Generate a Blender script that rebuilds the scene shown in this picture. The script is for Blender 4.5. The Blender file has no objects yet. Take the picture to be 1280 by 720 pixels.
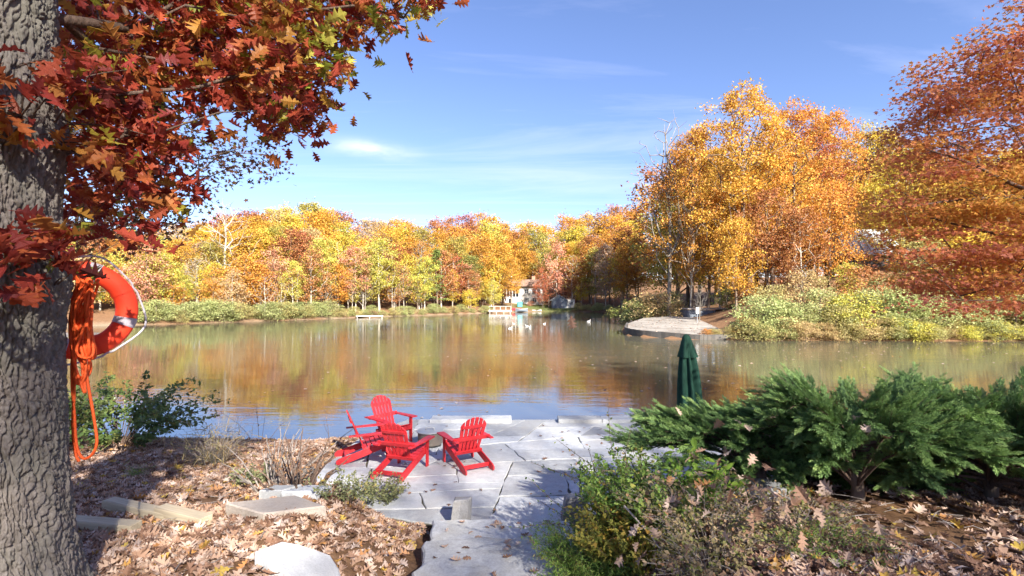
import bpy, bmesh, math, random
import numpy as np
from mathutils import Vector, Matrix

# ------------------------------------------------------------------ camera, sky, sun, exposure
S = bpy.context.scene
COL = S.collection
CAM_Z, F, HY = 3.06, 640.0, 372.0          # eye height above the patio, focal length and horizon in photo pixels
cam = bpy.data.cameras.new('camera'); camo = bpy.data.objects.new('camera', cam); COL.objects.link(camo)
camo.location = (0, 0, CAM_Z); camo.rotation_euler = (math.radians(90), 0, 0)
cam.sensor_width = 36; cam.lens = 18; cam.shift_y = (HY-360)/1280; cam.clip_start = .05; cam.clip_end = 3000
S.camera = camo

SUN_EL, SUN_AZ = math.radians(32), math.radians(151)     # behind the camera, to the right
sd = Vector((math.sin(SUN_AZ)*math.cos(SUN_EL), math.cos(SUN_AZ)*math.cos(SUN_EL), math.sin(SUN_EL)))
W = bpy.data.worlds.new('World'); S.world = W; W.use_nodes = True
nt = W.node_tree; bg = nt.nodes['Background']
sky = nt.nodes.new('ShaderNodeTexSky'); sky.sky_type = 'NISHITA'; sky.sun_disc = False
sky.sun_elevation = SUN_EL; sky.sun_rotation = SUN_AZ; sky.air_density = 1.0; sky.dust_density = .35; sky.ozone_density = 3.5
bg.inputs['Strength'].default_value = .0515
# thin cirrus, laid on the sky by direction
tc = nt.nodes.new('ShaderNodeTexCoord'); sp = nt.nodes.new('ShaderNodeSeparateXYZ'); nt.links.new(tc.outputs['Generated'], sp.inputs[0])
def wm(op, a, b=None, c=None):
    n = nt.nodes.new('ShaderNodeMath'); n.operation = op
    for i, v in enumerate((a, b, c)):
        if v is None: continue
        if isinstance(v, (int, float)): n.inputs[i].default_value = v
        else: nt.links.new(v, n.inputs[i])
    return n.outputs[0]
zc = wm('MAXIMUM', sp.outputs[2], .03)
u_ = wm('DIVIDE', sp.outputs[0], zc); v_ = wm('DIVIDE', sp.outputs[1], zc)
cb = nt.nodes.new('ShaderNodeCombineXYZ'); nt.links.new(u_, cb.inputs[0]); nt.links.new(v_, cb.inputs[1])
mp = nt.nodes.new('ShaderNodeMapping'); mp.inputs['Rotation'].default_value = (0, 0, .5); mp.inputs['Scale'].default_value = (.22, .8, 1)
nt.links.new(cb.outputs[0], mp.inputs[0])
nz = nt.nodes.new('ShaderNodeTexNoise'); nz.inputs['Scale'].default_value = 1.1; nz.inputs['Detail'].default_value = 9; nz.inputs['Roughness'].default_value = .62
nz.inputs['Distortion'].default_value = .6
nt.links.new(mp.outputs[0], nz.inputs['Vector'])
veil = wm('MULTIPLY', wm('SMOOTH_MIN', wm('MAXIMUM', wm('MULTIPLY_ADD', nz.outputs['Fac'], 2.6, -1.25), 0), 1, .1), .42)
# the one small bright wisp above the far shore
wx = wm('SUBTRACT', wm('DIVIDE', sp.outputs[0], sp.outputs[1]), -.275); wz = wm('SUBTRACT', wm('DIVIDE', sp.outputs[2], sp.outputs[1]), .289)
wz2 = wm('ADD', wz, wm('MULTIPLY', wx, .12))
nz2 = nt.nodes.new('ShaderNodeTexNoise'); nz2.inputs['Scale'].default_value = 22; nz2.inputs['Detail'].default_value = 6
mp2 = nt.nodes.new('ShaderNodeMapping'); mp2.inputs['Scale'].default_value = (.5, 1, 1.6); nt.links.new(tc.outputs['Generated'], mp2.inputs[0]); nt.links.new(mp2.outputs[0], nz2.inputs['Vector'])
q = wm('ADD', wm('POWER', wm('ABSOLUTE', wm('DIVIDE', wx, .07)), 2), wm('POWER', wm('ABSOLUTE', wm('DIVIDE', wz2, .016)), 2))
wisp = wm('MULTIPLY', wm('POWER', 2.718, wm('MULTIPLY', q, -1)), wm('MINIMUM', wm('MAXIMUM', wm('MULTIPLY_ADD', nz2.outputs['Fac'], 3, -.9), 0), 1))
wisp = wm('MULTIPLY', wisp, wm('GREATER_THAN', sp.outputs[1], 0))
fac = wm('MINIMUM', wm('ADD', veil, wm('MULTIPLY', wisp, .75)), 1)
mx = nt.nodes.new('ShaderNodeMix'); mx.data_type = 'RGBA'
nt.links.new(fac, mx.inputs['Factor']); nt.links.new(sky.outputs[0], mx.inputs[6]); mx.inputs[7].default_value = (6.2, 6.7, 7.6, 1)
tint = nt.nodes.new('ShaderNodeMix'); tint.data_type = 'RGBA'; tint.blend_type = 'MULTIPLY'; tint.inputs['Factor'].default_value = 1; tint.inputs[7].default_value = (1.06, .995, 1.17, 1)
nt.links.new(mx.outputs[2], tint.inputs[6]); nt.links.new(tint.outputs[2], bg.inputs['Color'])

sl = bpy.data.lights.new('sun', 'SUN'); sl.energy = 5.0; sl.angle = math.radians(1.0); sl.color = (1, .93, .82)
so = bpy.data.objects.new('sun', sl); COL.objects.link(so); so.rotation_euler = (-sd).to_track_quat('-Z', 'Y').to_euler()
so.location = (20, -30, 40)
S.view_settings.view_transform = 'Standard'; S.view_settings.look = 'None'; S.view_settings.gamma = 1
S.view_settings.exposure = 2.08
S.render.engine = 'CYCLES'
S.cycles.use_denoising = True; S.cycles.max_bounces = 7; S.cycles.diffuse_bounces = 4; S.cycles.glossy_bounces = 3
S.cycles.transmission_bounces = 4; S.cycles.caustics_reflective = False; S.cycles.caustics_refractive = False
S.cycles.use_adaptive_sampling = True; S.cycles.adaptive_threshold = .015

# ------------------------------------------------------------------ helpers
def at(px, py, Y): return np.array(((px-640)/F*Y, Y, CAM_Z-(py-HY)/F*Y))
def tag(o, label=None, cat=None, group=None, kind=None):
    if label: o['label'] = label
    if cat: o['category'] = cat
    if group: o['group'] = group
    if kind: o['kind'] = kind
    return o
def link(name, data, parent=None, loc=None):
    o = bpy.data.objects.new(name, data); COL.objects.link(o)
    if parent: o.parent = parent
    if loc is not None: o.location = loc
    return o
def empty(name, loc, rz=0, **k):
    o = link(name, None, None, loc); o.rotation_euler = (0, 0, rz); o.empty_display_size = .1
    return tag(o, **k)
def npmesh(name, V, faces, mat=None, smooth=False, rnd=None, attrs=None):
    """faces: list of int arrays (m,k)."""
    V = np.asarray(V, np.float32); me = bpy.data.meshes.new(name)
    faces = [np.asarray(f, np.int32) for f in faces if len(f)]
    me.vertices.add(len(V)); me.vertices.foreach_set('co', V.ravel())
    nl = sum(f.size for f in faces); nf = sum(len(f) for f in faces)
    me.loops.add(nl); me.polygons.add(nf)
    me.loops.foreach_set('vertex_index', np.concatenate([f.ravel() for f in faces]))
    st = []; k = 0
    for f in faces:
        st.append(k+np.arange(len(f))*f.shape[1]); k += f.size
    me.polygons.foreach_set('loop_start', np.concatenate(st).astype(np.int32))
    me.update(calc_edges=True)
    me.polygons.foreach_set('use_smooth', np.full(nf, smooth))
    if rnd is not None:
        attrs = dict(attrs or {}); attrs['rnd'] = rnd
    for n, d in (attrs or {}).items():
        a = me.attributes.new(n, 'FLOAT', 'POINT'); a.data.foreach_set('value', np.asarray(d, np.float32))
    if mat: me.materials.append(mat)
    me.update(); return me
class Acc:
    """collects pieces of ONE part"""
    def __init__(s): s.V = []; s.F = {}; s.R = []; s.n = 0
    def add(s, V, faces, r=None):
        V = np.asarray(V, float)
        for f in faces:
            f = np.asarray(f, int)
            if len(f): s.F.setdefault(f.shape[1], []).append(f+s.n)
        s.V.append(V); s.R.append(np.full(len(V), .5) if r is None else np.broadcast_to(np.asarray(r, float), (len(V),)))
        s.n += len(V)
    def mesh(s, name, mat, smooth=False):
        return npmesh(name, np.concatenate(s.V), [np.concatenate(f) for f in s.F.values()], mat, smooth, np.concatenate(s.R))
    def obj(s, name, mat, parent=None, loc=None, smooth=False): return link(name, s.mesh(name, mat, smooth), parent, loc)
def nrm(v): return v/np.maximum(np.linalg.norm(v, axis=-1, keepdims=True), 1e-9)
def tube(pts, rad, k=6, cap=True):
    P = np.asarray(pts, float); n = len(P); rad = np.broadcast_to(np.asarray(rad, float), (n,))
    T = np.empty_like(P); T[1:-1] = P[2:]-P[:-2]; T[0] = P[1]-P[0]; T[-1] = P[-1]-P[-2]; T = nrm(T)
    d = P[-1]-P[0]; ref = np.array((0, 0, 1.)) if abs(d[2]) < .8*np.linalg.norm(d)+1e-9 else np.array((1., 0, 0))
    U = np.empty_like(P); u = nrm(np.cross(T[0], ref))
    for i in range(n):
        u = u-T[i]*np.dot(u, T[i]); l = np.linalg.norm(u)
        u = u/l if l > 1e-6 else nrm(np.cross(T[i], np.array((.3, .5, .8)))); U[i] = u
    B = np.cross(T, U); a = np.linspace(0, 2*math.pi, k, endpoint=False)
    V = P[:, None]+rad[:, None, None]*(np.cos(a)[None, :, None]*U[:, None]+np.sin(a)[None, :, None]*B[:, None])
    V = V.reshape(-1, 3); i = np.arange(n-1)[:, None]*k; j = np.arange(k)[None]; j2 = (j+1) % k
    Q = np.stack((i+j, i+j2, i+k+j2, i+k+j), -1).reshape(-1, 4); fs = [Q]
    if cap and k > 2:
        if k == 4: fs = [np.concatenate((Q, [[3, 2, 1, 0], [(n-1)*k+x for x in range(4)]]))]
        else: fs += [np.array([list(range(k))[::-1], [(n-1)*k+x for x in range(k)]])]
    return V, fs
def spline(P, m=8):
    P = np.asarray(P, float); Q = np.concatenate((P[:1]*2-P[1:2], P, P[-1:]*2-P[-2:-1])); out = []
    for i in range(1, len(Q)-2):
        for t in np.arange(m)/m:
            a, b, c, d = Q[i-1:i+3]
            out.append(.5*((2*b)+(c-a)*t+(2*a-5*b+4*c-d)*t*t+(3*b-a-3*c+d)*t**3))
    out.append(P[-1]); return np.array(out)
def lathe(prof, k=32, loc=(0, 0, 0)):
    prof = np.asarray(prof, float); a = np.linspace(0, 2*math.pi, k, endpoint=False); n = len(prof)
    V = np.stack((prof[:, None, 0]*np.cos(a), prof[:, None, 0]*np.sin(a), np.repeat(prof[:, 1:2], k, 1)), -1).reshape(-1, 3)+np.asarray(loc)
    i = np.arange(n-1)[:, None]*k; j = np.arange(k)[None]; j2 = (j+1) % k
    return V, [np.stack((i+j, i+j2, i+k+j2, i+k+j), -1).reshape(-1, 4), np.array([list(range(k))[::-1], [(n-1)*k+x for x in range(k)]])]
def bm_obj(name, bm, mat, parent=None, bevel=0, seg=2, smooth=False, loc=None):
    if bevel: bmesh.ops.bevel(bm, geom=bm.edges[:], offset=bevel, segments=seg, affect='EDGES', profile=.5)
    bmesh.ops.recalc_face_normals(bm, faces=bm.faces[:])
    me = bpy.data.meshes.new(name); bm.to_mesh(me); bm.free(); me.materials.append(mat)
    if smooth:
        for p in me.polygons: p.use_smooth = True
    return link(name, me, parent, loc)
def box(c, s, rot=None, bm=None):
    bm = bm or bmesh.new(); M = Matrix.Translation(Vector(c)) @ (rot.to_4x4() if rot is not None else Matrix.Identity(4)) @ Matrix.Diagonal((*s, 1))
    bmesh.ops.create_cube(bm, size=1, matrix=M); return bm
def prism(pts, h0, h1, fn, bm=None):
    """2D outline extruded between h0 and h1; fn(a,b,h) -> xyz"""
    bm = bm or bmesh.new(); A = [bm.verts.new(fn(a, b, h0)) for a, b in pts]; B = [bm.verts.new(fn(a, b, h1)) for a, b in pts]
    bm.faces.new(A); bm.faces.new(B[::-1])
    for i in range(len(pts)): j = (i+1) % len(pts); bm.faces.new((A[i], B[i], B[j], A[j]))
    return bm
def inpoly(P, poly):
    poly = np.asarray(poly, float); x, y = P[..., 0], P[..., 1]; r = np.zeros(x.shape, bool)
    for (x0, y0), (x1, y1) in zip(poly, np.roll(poly, -1, 0)):
        c = ((y0 > y) != (y1 > y)); r ^= c & (x < (x1-x0)*(y-y0)/((y1-y0) if y1 != y0 else 1e-9)+x0)
    return r
def segdist(P, poly, closed=True):
    poly = np.asarray(poly, float); d = np.full(P.shape[:-1], 1e9); Q = np.roll(poly, -1, 0)
    m = len(poly) if closed else len(poly)-1
    for a, b in zip(poly[:m], Q[:m]):
        ab = b-a; t = np.clip(((P-a)@ab)/max(ab@ab, 1e-9), 0, 1); d = np.minimum(d, np.linalg.norm(P-(a+t[..., None]*ab), axis=-1))
    return d
def hash2(i, j, k):
    v = np.sin(i*127.1+j*311.7+k*74.7)*43758.5453; return v-np.floor(v)
def vnoise(x, y, k=0):
    xi, yi = np.floor(x), np.floor(y); fx, fy = x-xi, y-yi; fx = fx*fx*(3-2*fx); fy = fy*fy*(3-2*fy)
    a, b, c, d = hash2(xi, yi, k), hash2(xi+1, yi, k), hash2(xi, yi+1, k), hash2(xi+1, yi+1, k)
    return (a*(1-fx)+b*fx)*(1-fy)+(c*(1-fx)+d*fx)*fy
def fbm(x, y, k=0, o=4):
    s = 0; w = .5
    for i in range(o): s = s+w*vnoise(x*2**i, y*2**i, k+i*7); w *= .5
    return s
def sstep(a, b, x): t = np.clip((x-a)/(b-a), 0, 1); return t*t*(3-2*t)

# ------------------------------------------------------------------ materials
class NT:
    def __init__(s, name):
        s.m = bpy.data.materials.new(name); s.m.use_nodes = True; s.t = s.m.node_tree; s.b = s.t.nodes['Principled BSDF']; s.o = s.t.nodes['Material Output']
    def n(s, ty, **k):
        x = s.t.nodes.new('ShaderNode'+ty)
        for a, v in k.items(): setattr(x, a, v)
        return x
    def l(s, a, b): s.t.links.new(a, b)
    def set(s, **k):
        for a, v in k.items():
            i = s.b.inputs[a.replace('_', ' ')]
            if hasattr(v, 'is_linked'): s.l(v, i)
            else: i.default_value = v
    def coord(s, scale=(1, 1, 1), kind='Object', rot=(0, 0, 0)):
        c = s.n('TexCoord'); m = s.n('Mapping'); m.inputs['Scale'].default_value = scale; m.inputs['Rotation'].default_value = rot; s.l(c.outputs[kind], m.inputs[0]); return m.outputs[0]
    def noise(s, vec, sc, det=4, rough=.55, dist=0):
        x = s.n('TexNoise'); x.inputs['Scale'].default_value = sc; x.inputs['Detail'].default_value = det; x.inputs['Roughness'].default_value = rough; x.inputs['Distortion'].default_value = dist
        s.l(vec, x.inputs['Vector']); return x.outputs['Fac']
    def ramp(s, fac, stops, interp='LINEAR'):
        r = s.n('ValToRGB'); e = r.color_ramp; e.interpolation = interp
        while len(e.elements) < len(stops): e.elements.new(.5)
        for el, (p, c) in zip(e.elements, stops): el.position = p; el.color = (*c, 1) if len(c) == 3 else c
        s.l(fac, r.inputs[0]); return r.outputs[0]
    def mix(s, f, a, b, mode='MIX'):
        x = s.n('Mix', data_type='RGBA', blend_type=mode)
        for i, v in ((x.inputs['Factor'], f), (x.inputs[6], a), (x.inputs[7], b)):
            if hasattr(v, 'is_linked'): s.l(v, i)
            else: i.default_value = v if not isinstance(v, tuple) or len(v) == 4 else (*v, 1)
        return x.outputs[2]
    def math(s, op, a, b=None, c=None):
        x = s.n('Math', operation=op)
        for i, v in enumerate((a, b, c)):
            if v is None: continue
            if hasattr(v, 'is_linked'): s.l(v, x.inputs[i])
            else: x.inputs[i].default_value = v
        return x.outputs[0]
    def attr(s, name, ty='GEOMETRY'):
        a = s.n('Attribute'); a.attribute_type = ty; a.attribute_name = name; return a
    def bump(s, h, dist=.01, st=1.0):
        b = s.n('Bump'); b.inputs['Distance'].default_value = dist
        if hasattr(st, 'is_linked'): s.l(st, b.inputs['Strength'])
        else: b.inputs['Strength'].default_value = st
        s.l(h, b.inputs['Height']); s.l(b.outputs[0], s.b.inputs['Normal']); return b
def plain(name, c, rough=.6, var=.25, sc=8, bump=0, metal=0, spec=.4):
    m = NT(name); v = m.coord(); f = m.noise(v, sc, 5)
    m.set(Base_Color=m.ramp(f, [(.25, tuple(x*(1-var) for x in c)), (.75, tuple(min(1, x*(1+var)) for x in c))]), Roughness=rough, Metallic=metal, Specular_IOR_Level=spec)
    if bump: m.bump(m.noise(v, sc*6, 4), bump, .6)
    return m.m
def leafy(m, col, tr=.35, rough=.55):
    """leaf shading: diffuse front plus light coming through"""
    m.set(Base_Color=col, Roughness=rough, Specular_IOR_Level=.25)
    t = m.n('BsdfTranslucent'); m.l(col, t.inputs[0]); x = m.n('MixShader'); x.inputs[0].default_value = tr
    m.l(m.b.outputs[0], x.inputs[1]); m.l(t.outputs[0], x.inputs[2]); m.l(x.outputs[0], m.o.inputs[0]); return m.m
def leaf_ramp(name, stops, tr=.35, rough=.55):
    m = NT(name); return leafy(m, m.ramp(m.attr('rnd').outputs['Fac'], stops), tr, rough)
def leaf_two():
    """far crowns: each tree carries its own two leaf colours"""
    m = NT('autumn_leaves'); r = m.attr('rnd').outputs['Fac']; oi = m.n('ObjectInfo'); c2 = m.attr('second_color', 'OBJECT').outputs['Color']
    c = m.mix(m.math('MULTIPLY_ADD', m.math('FRACT', m.math('MULTIPLY', r, 7.31)), 1.0, -.1), oi.outputs['Color'], c2)
    h = m.n('HueSaturation'); m.l(c, h.inputs['Color']); m.l(m.math('MULTIPLY_ADD', r, .75, .62), h.inputs['Value']); m.l(m.math('MULTIPLY_ADD', m.math('FRACT', m.math('MULTIPLY', r, 13.7)), .03, .485), h.inputs['Hue'])
    return leafy(m, h.outputs[0], .38)
def bark_mat(name, c, sc=1.0, rough=.9):
    m = NT(name); v = m.coord((14*sc, 14*sc, 3*sc)); f = m.noise(v, 1, 6, .65, .5)
    m.set(Base_Color=m.ramp(f, [(.3, tuple(x*.55 for x in c)), (.7, tuple(x*1.35 for x in c))]), Roughness=rough, Specular_IOR_Level=.15)
    m.bump(f, .02, .7); return m.m
M = {}
M['leaf2'] = leaf_two()
M['bark'] = bark_mat('bark_brown', (.17, .13, .10), .35); M['bark_pale'] = bark_mat('bark_pale', (.36, .33, .28), .35); M['twig'] = bark_mat('twig_bark', (.13, .09, .07), 3)
M['twig_grey'] = bark_mat('grey_twig', (.25, .22, .2), 3)

# ------------------------------------------------------------------ leaves and trees
def rot_leaves(rng, n, tilt=.7, hang=0):
    """n orthonormal frames; normals around up, spread by tilt"""
    N = rng.normal(0, tilt, (n, 3)); N[:, 2] += 1; N = nrm(N); a = rng.normal(0, 1, (n, 3)); a[:, 2] -= hang
    U = nrm(np.cross(a, N)); Vv = np.cross(N, U); return U, Vv, N
def scatter(P, proto, size, frames, rnd):
    pv, pf = proto; U, Vv, N = frames; size = np.broadcast_to(np.asarray(size, float), (len(P),))
    V = P[:, None]+size[:, None, None]*(pv[None, :, 0:1]*U[:, None]+pv[None, :, 1:2]*Vv[:, None]+pv[None, :, 2:3]*N[:, None])
    o = (np.arange(len(P))*len(pv))[:, None, None]
    return V.reshape(-1, 3), [(f[None]+o).reshape(-1, f.shape[1]) for f in pf], np.repeat(rnd, len(pv))
DIAMOND = (np.array(((0, -.5, 0), (.33, -.02, .07), (0, .5, 0), (-.33, .02, .07))), [np.array(((0, 1, 2), (0, 2, 3)))])
_s = []
for i in range(10):
    a = math.pi/2+i*math.pi/5; r = .5 if i % 2 == 0 else .24; _s.append((r*math.cos(a), r*math.sin(a), .05 if i % 2 else -.03))
STAR = (np.array([(0, 0, 0)]+_s), [np.array([(0, 1+i, 1+(i+1) % 10) for i in range(10)])])
def oak_leaf(rng, c1, c2, lob=1.0):
    o = [(.012, -.62), (.014, -.47), (.13, -.40), (.08, -.30), (.27, -.20), (.29, -.14), (.09, -.08), (.36, .10), (.37, .16), (.10, .14), (.30, .36), (.27, .40), (.09, .32), (.08, .46), (.01, .52)]
    n = len(o); V = []; 
    for x, y in o: V.append((0, y if y < .3 else y*.98))
    R = [(x*lob*rng.uniform(.85, 1.15), y+.0) for x, y in o]; L = [(-x*lob*rng.uniform(.85, 1.15), y+rng.uniform(-.03, .03)) for x, y in o]
    P = np.array([(x, y, 0) for x, y in V+R+L])
    P[:, 2] = c1*np.abs(P[:, 0])+c2*(P[:, 1]**2)+rng.normal(0, .012, len(P))
    i = np.arange(n-1); q = np.concatenate((np.stack((i, n+i, n+i+1, i+1), -1), np.stack((i, i+1, 2*n+i+1, 2*n+i), -1)))
    return P, [q]
_r = np.random.default_rng(5)
OAK = [oak_leaf(_r, c1, c2) for c1, c2 in ((.25, -.15), (-.3, .3), (.5, -.5), (.1, .5), (.7, .2))]
def scatter_multi(acc, rng, P, protos, size, frames, rnd):
    k = rng.integers(0, len(protos), len(P)); size = np.broadcast_to(size, (len(P),))
    for i, p in enumerate(protos):
        s = k == i
        if s.any(): V, Fc, r = scatter(P[s], p, size[s], tuple(f[s] for f in frames), rnd[s]); acc.add(V, Fc, r)
def mst(rng, roots, anchors, bias=.35, seg=1.0, jit=.06, rise=.35):
    """join anchors to the root polyline(s) as a branching skeleton. roots: list of polylines."""
    nodes = []; par = []; plen = []; isroot = []
    for rp in roots:
        for i, p in enumerate(rp):
            nodes.append(p); par.append(len(nodes)-2 if i else -1); plen.append(plen[-1]+np.linalg.norm(p-rp[i-1]) if i else 0.0); isroot.append(True)
    NR = len(nodes); cap = NR+len(anchors)*12+10
    N = np.zeros((cap, 3)); N[:NR] = nodes; PL = np.zeros(cap); PL[:NR] = plen; par = par+[-1]*(cap-NR); n = NR
    base = N[:NR]; dist0 = np.min(np.linalg.norm(anchors[:, None]-base[None], axis=-1), 1); order = np.argsort(dist0); ends = []
    for ai in order:
        a = anchors[ai]; dv = a-N[:n]; d = np.linalg.norm(dv, axis=1); cost = d+bias*PL[:n]
        h = np.linalg.norm(dv[:, :2], axis=1); pen = np.maximum(0, rise*h-dv[:, 2]); cost[:NR] += 2*pen[:NR]; cost[NR:] += .8*np.maximum(0, -dv[NR:, 2])
        p = int(np.argmin(cost)); L = d[p]; m = int(min(10, max(1, round(L/seg)))); st = N[p].copy(); q = p
        for s in range(1, m+1):
            t = s/m; pt = st+(a-st)*t
            if s < m: pt = pt+rng.normal(0, jit*L, 3); pt[2] += .10*L*math.sin(math.pi*t)*.6
            N[n] = pt; par[n] = q; PL[n] = PL[q]+np.linalg.norm(N[n]-N[q]); q = n; n += 1
        ends.append(q)
    return N[:n], np.array(par[:n]), NR, ends
def branch_tubes(acc, N, par, NR, rtip=.01, ex=.42, k=5, rmin=0, rmax=None, rootrad=None, skip_root=False):
    n = len(N); cnt = np.ones(n); kids = [[] for _ in range(n)]
    for i in range(n-1, -1, -1):
        if par[i] >= 0: kids[par[i]].append(i)
        if par[i] >= NR or (par[i] >= 0 and i >= NR): cnt[par[i]] += cnt[i] if i >= NR else 0
    rad = rtip*cnt**ex
    if rmax: rad = np.minimum(rad, rmax)
    for i in range(NR, n):
        p = par[i]
        ch = [c for c in kids[p] if c >= NR]
        head = p < NR or (max(ch, key=lambda c: cnt[c]) != i)
        if not head: continue
        chain = [p, i]
        while True:
            ch = [c for c in kids[chain[-1]]]
            if not ch: break
            chain.append(max(ch, key=lambda c: cnt[c]))
        r = rad[chain].copy(); r[0] = r[1]*1.15; r[-1] *= .5
        if r[0] < rmin: continue
        kk = k+2 if r[0] > 4*rtip else k
        acc.add(*tube(N[chain], r, kk, False))
def trunk_line(rng, H, wob=.012, n=9, lean=(0, 0)):
    t = np.linspace(0, 1, n); P = np.zeros((n, 3)); P[:, 2] = t*H; P[:, 0] = np.cumsum(rng.normal(0, wob*H/3, n)); P[:, 1] = np.cumsum(rng.normal(0, wob*H/3, n))
    P[:, 0] -= P[0, 0]; P[:, 1] -= P[0, 1]; P[:, 0] += lean[0]*t; P[:, 1] += lean[1]*t; return P
def crown_anchors(rng, n, H, base, R, shape='round', hollow=.25):
    out = []
    while len(out) < n:
        u = rng.uniform(0, 1); z = base*H+(H-base*H)*u
        if shape == 'round': rr = R*math.sqrt(max(0, 1-((u-.42)/.6)**2))
        elif shape == 'oval': rr = R*(math.sin(math.pi*min(1, u*.93+.06))**.7)
        elif shape == 'cone': rr = R*(1-u)**.8+.1
        else: rr = R*(.55+.45*u) if u < .8 else R*math.sqrt(max(0, 1-((u-.8)/.22)**2))
        a = rng.uniform(0, 2*math.pi); lob = 1+.22*math.sin(3*a+u*5+n)+.15*math.sin(5*a-u*9)
        q = math.sqrt(rng.uniform(hollow**2, 1))
        out.append((rr*q*lob*math.cos(a), rr*q*lob*math.sin(a), z+rng.normal(0, .02*H)))
    return np.array(out)
def make_tree(seed, H=18, base=.3, R=4.5, n=170, leaves=20, size=.45, sig=.55, shape='round', tr=.2, k=4, rtip=.025, top=.86, flat=.6, wob=.02, rmin=.03, ex=.42, trunk_k=9, proto=None, extra=0):
    """returns (trunk mesh, crown mesh): trunk with limbs, crown of leaf clumps"""
    rng = np.random.default_rng(seed); T = trunk_line(rng, H*top, wob); A = crown_anchors(rng, n, H, base, R, shape)
    A[:, :2] += np.array([np.interp(A[:, 2], T[:, 2], T[:, 0]), np.interp(A[:, 2], T[:, 2], T[:, 1])]).T
    N, par, NR, ends = mst(rng, [T], A, .3, H*.08, .05)
    ac = Acc(); t = np.linspace(0, 1, len(T)); rr = tr*(1-t)**.8+.03; rr[0] *= 1.35; TT = T.copy(); TT[0, 2] -= .5
    ac.add(*tube(TT, rr, trunk_k, False)); branch_tubes(ac, N, par, NR, rtip, ex, k, rmin, tr*.55)
    tm = ac.mesh('trunk', None, True)
    if not leaves: return tm, None
    m = rng.poisson(leaves, n)*(rng.random(n) > .06); P = np.repeat(A, m, 0); cl = np.repeat(rng.random(n), m)
    P = P+rng.normal(0, 1, P.shape)*np.array((sig, sig, sig*flat)); fr = rot_leaves(rng, len(P), .8)
    rn = np.clip(.5*cl+.5*rng.random(len(P)), 0, 1); V, Fc, r = scatter(P, proto or DIAMOND, size*rng.uniform(.6, 1.3, len(P)), fr, rn)
    return tm, npmesh('crown', V, Fc, M['leaf2'], False, r)
# ------------------------------------------------------------------ the lake and its banks
WZ = -.3
LAKE = np.array([(-140, 62), (-75, 34), (-40, 21), (-22, 15.2), (-12, 12.7), (-9, 12.0), (-4.6, 11.7), (-3.3, 12.2), (-2.6, 12.9), (5.3, 12.9), (6, 12.6), (8, 12.6), (14, 14), (22, 18), (34, 25), (60, 33), (90, 36),
                 (90, 42), (60, 41), (38, 39.5), (25, 39.8), (18.5, 40.5), (14.6, 40.8), (12, 43), (10.3, 46.5), (11.2, 51), (14, 57), (18, 66), (21, 74), (25, 92), (27, 106), (22, 119), (12, 126), (4, 120), (-3.5, 113), (-12, 102),
                 (-20, 93), (-30, 80), (-38, 70), (-45, 63), (-55, 58), (-75, 60), (-140, 90)], float)
PAD = np.array([(10.5, 46.5), (11.0, 44.6), (12.3, 43), (14.7, 41.1), (17, 40.9), (18.3, 41.8), (18.6, 46), (20.5, 57), (18.5, 59.5), (14.6, 57), (11.6, 51)])
def padz(x, y): return .06+.045*np.maximum(0, y-41)
PATIO = np.array([(-3.3, 8.25), (-3.42, 9.2), (-3.32, 11.2), (-2.62, 12.86), (5.2, 12.86), (5.2, 7.35), (.75, 7.05), (-1.0, 6.9), (-1.9, 7.2), (-2.7, 7.7)])
STEPS = np.array([(-1.15, 7.2), (.8, 7.2), (.85, 6.2), (.75, 4.2), (.7, 2.5), (-.9, 2.5), (-1.05, 4.6), (-1.15, 5.6)])
def hgt(x, y):
    x = np.asarray(x, float); y = np.asarray(y, float); P = np.stack((x, y), -1); d = segdist(P, LAKE); ins = inpoly(P, LAKE)
    far = (y > 33+.02*np.abs(x)) | (x < -45)
    dd = np.maximum(0, d)
    near = -.3+.05+.142*dd+.06*np.minimum(dd, 1)
    slope = .12+.13*sstep(12, 30, x)*(1-sstep(75, 100, y))
    fz = -.3+.35*sstep(0, 1.6, dd)+slope*np.maximum(0, np.minimum(dd, 62)-1)+.05*np.maximum(0, np.minimum(dd, 200)-62)
    z = np.where(far, fz, near)+np.where(far, .5*(fbm(x*.12, y*.12)-.5)*sstep(1, 8, dd), .10*(fbm(x*.9, y*.9, 3)-.47)*sstep(.0, 1.1, dd))
    z = np.where(ins, -.3-.14*np.minimum(dd, 8)-.02, z)
    for poly, zt, w in ((PATIO, -.09, .75), (STEPS, None, 1.25)):
        pd = segdist(P, poly); pi = inpoly(P, poly); b = np.where(pi, 1, 1-sstep(0, w, pd)); b = np.where(y < 13, b, 0)
        tz = zt if zt is not None else np.interp(y, [2.5, 3.6, 5.0, 5.6, 6.3, 7.2], [.62, .52, .37, .24, .10, -.09])-.11*pi
        z = np.where(b > 0, z*(1-b)+np.minimum(z, tz)*b, z)
    pd = segdist(P, PAD); pi = inpoly(P, PAD); b = np.where(pi, 1, 1-sstep(0, 2.5, pd))*(~ins)
    z = z*(1-b)+(padz(x, y)-np.where(pi, .12, .02))*b
    return z
def H1(x, y): return float(hgt(np.array([x]), np.array([y]))[0])
def axis(lo, hi, a, b, step, g=1.13, mx=4.5):
    c = list(np.arange(a, b+1e-6, step)); s = step
    while c[-1] < hi: s = min(s*g, mx if c[-1] < 140 else 40); c.append(c[-1]+s)
    s = step
    while c[0] > lo: s = min(s*g, mx if c[0] > -140 else 40); c.insert(0, c[0]-s)
    return np.array(c)
xs = axis(-900, 900, -7.5, 8.5, .12); ys = axis(-300, 1300, 1.5, 13.6, .12, 1.12, 2.2)
gx, gy = np.meshgrid(xs, ys); gz = hgt(gx, gy); V = np.stack((gx, gy, gz), -1).reshape(-1, 3); nx = len(xs)
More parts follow.
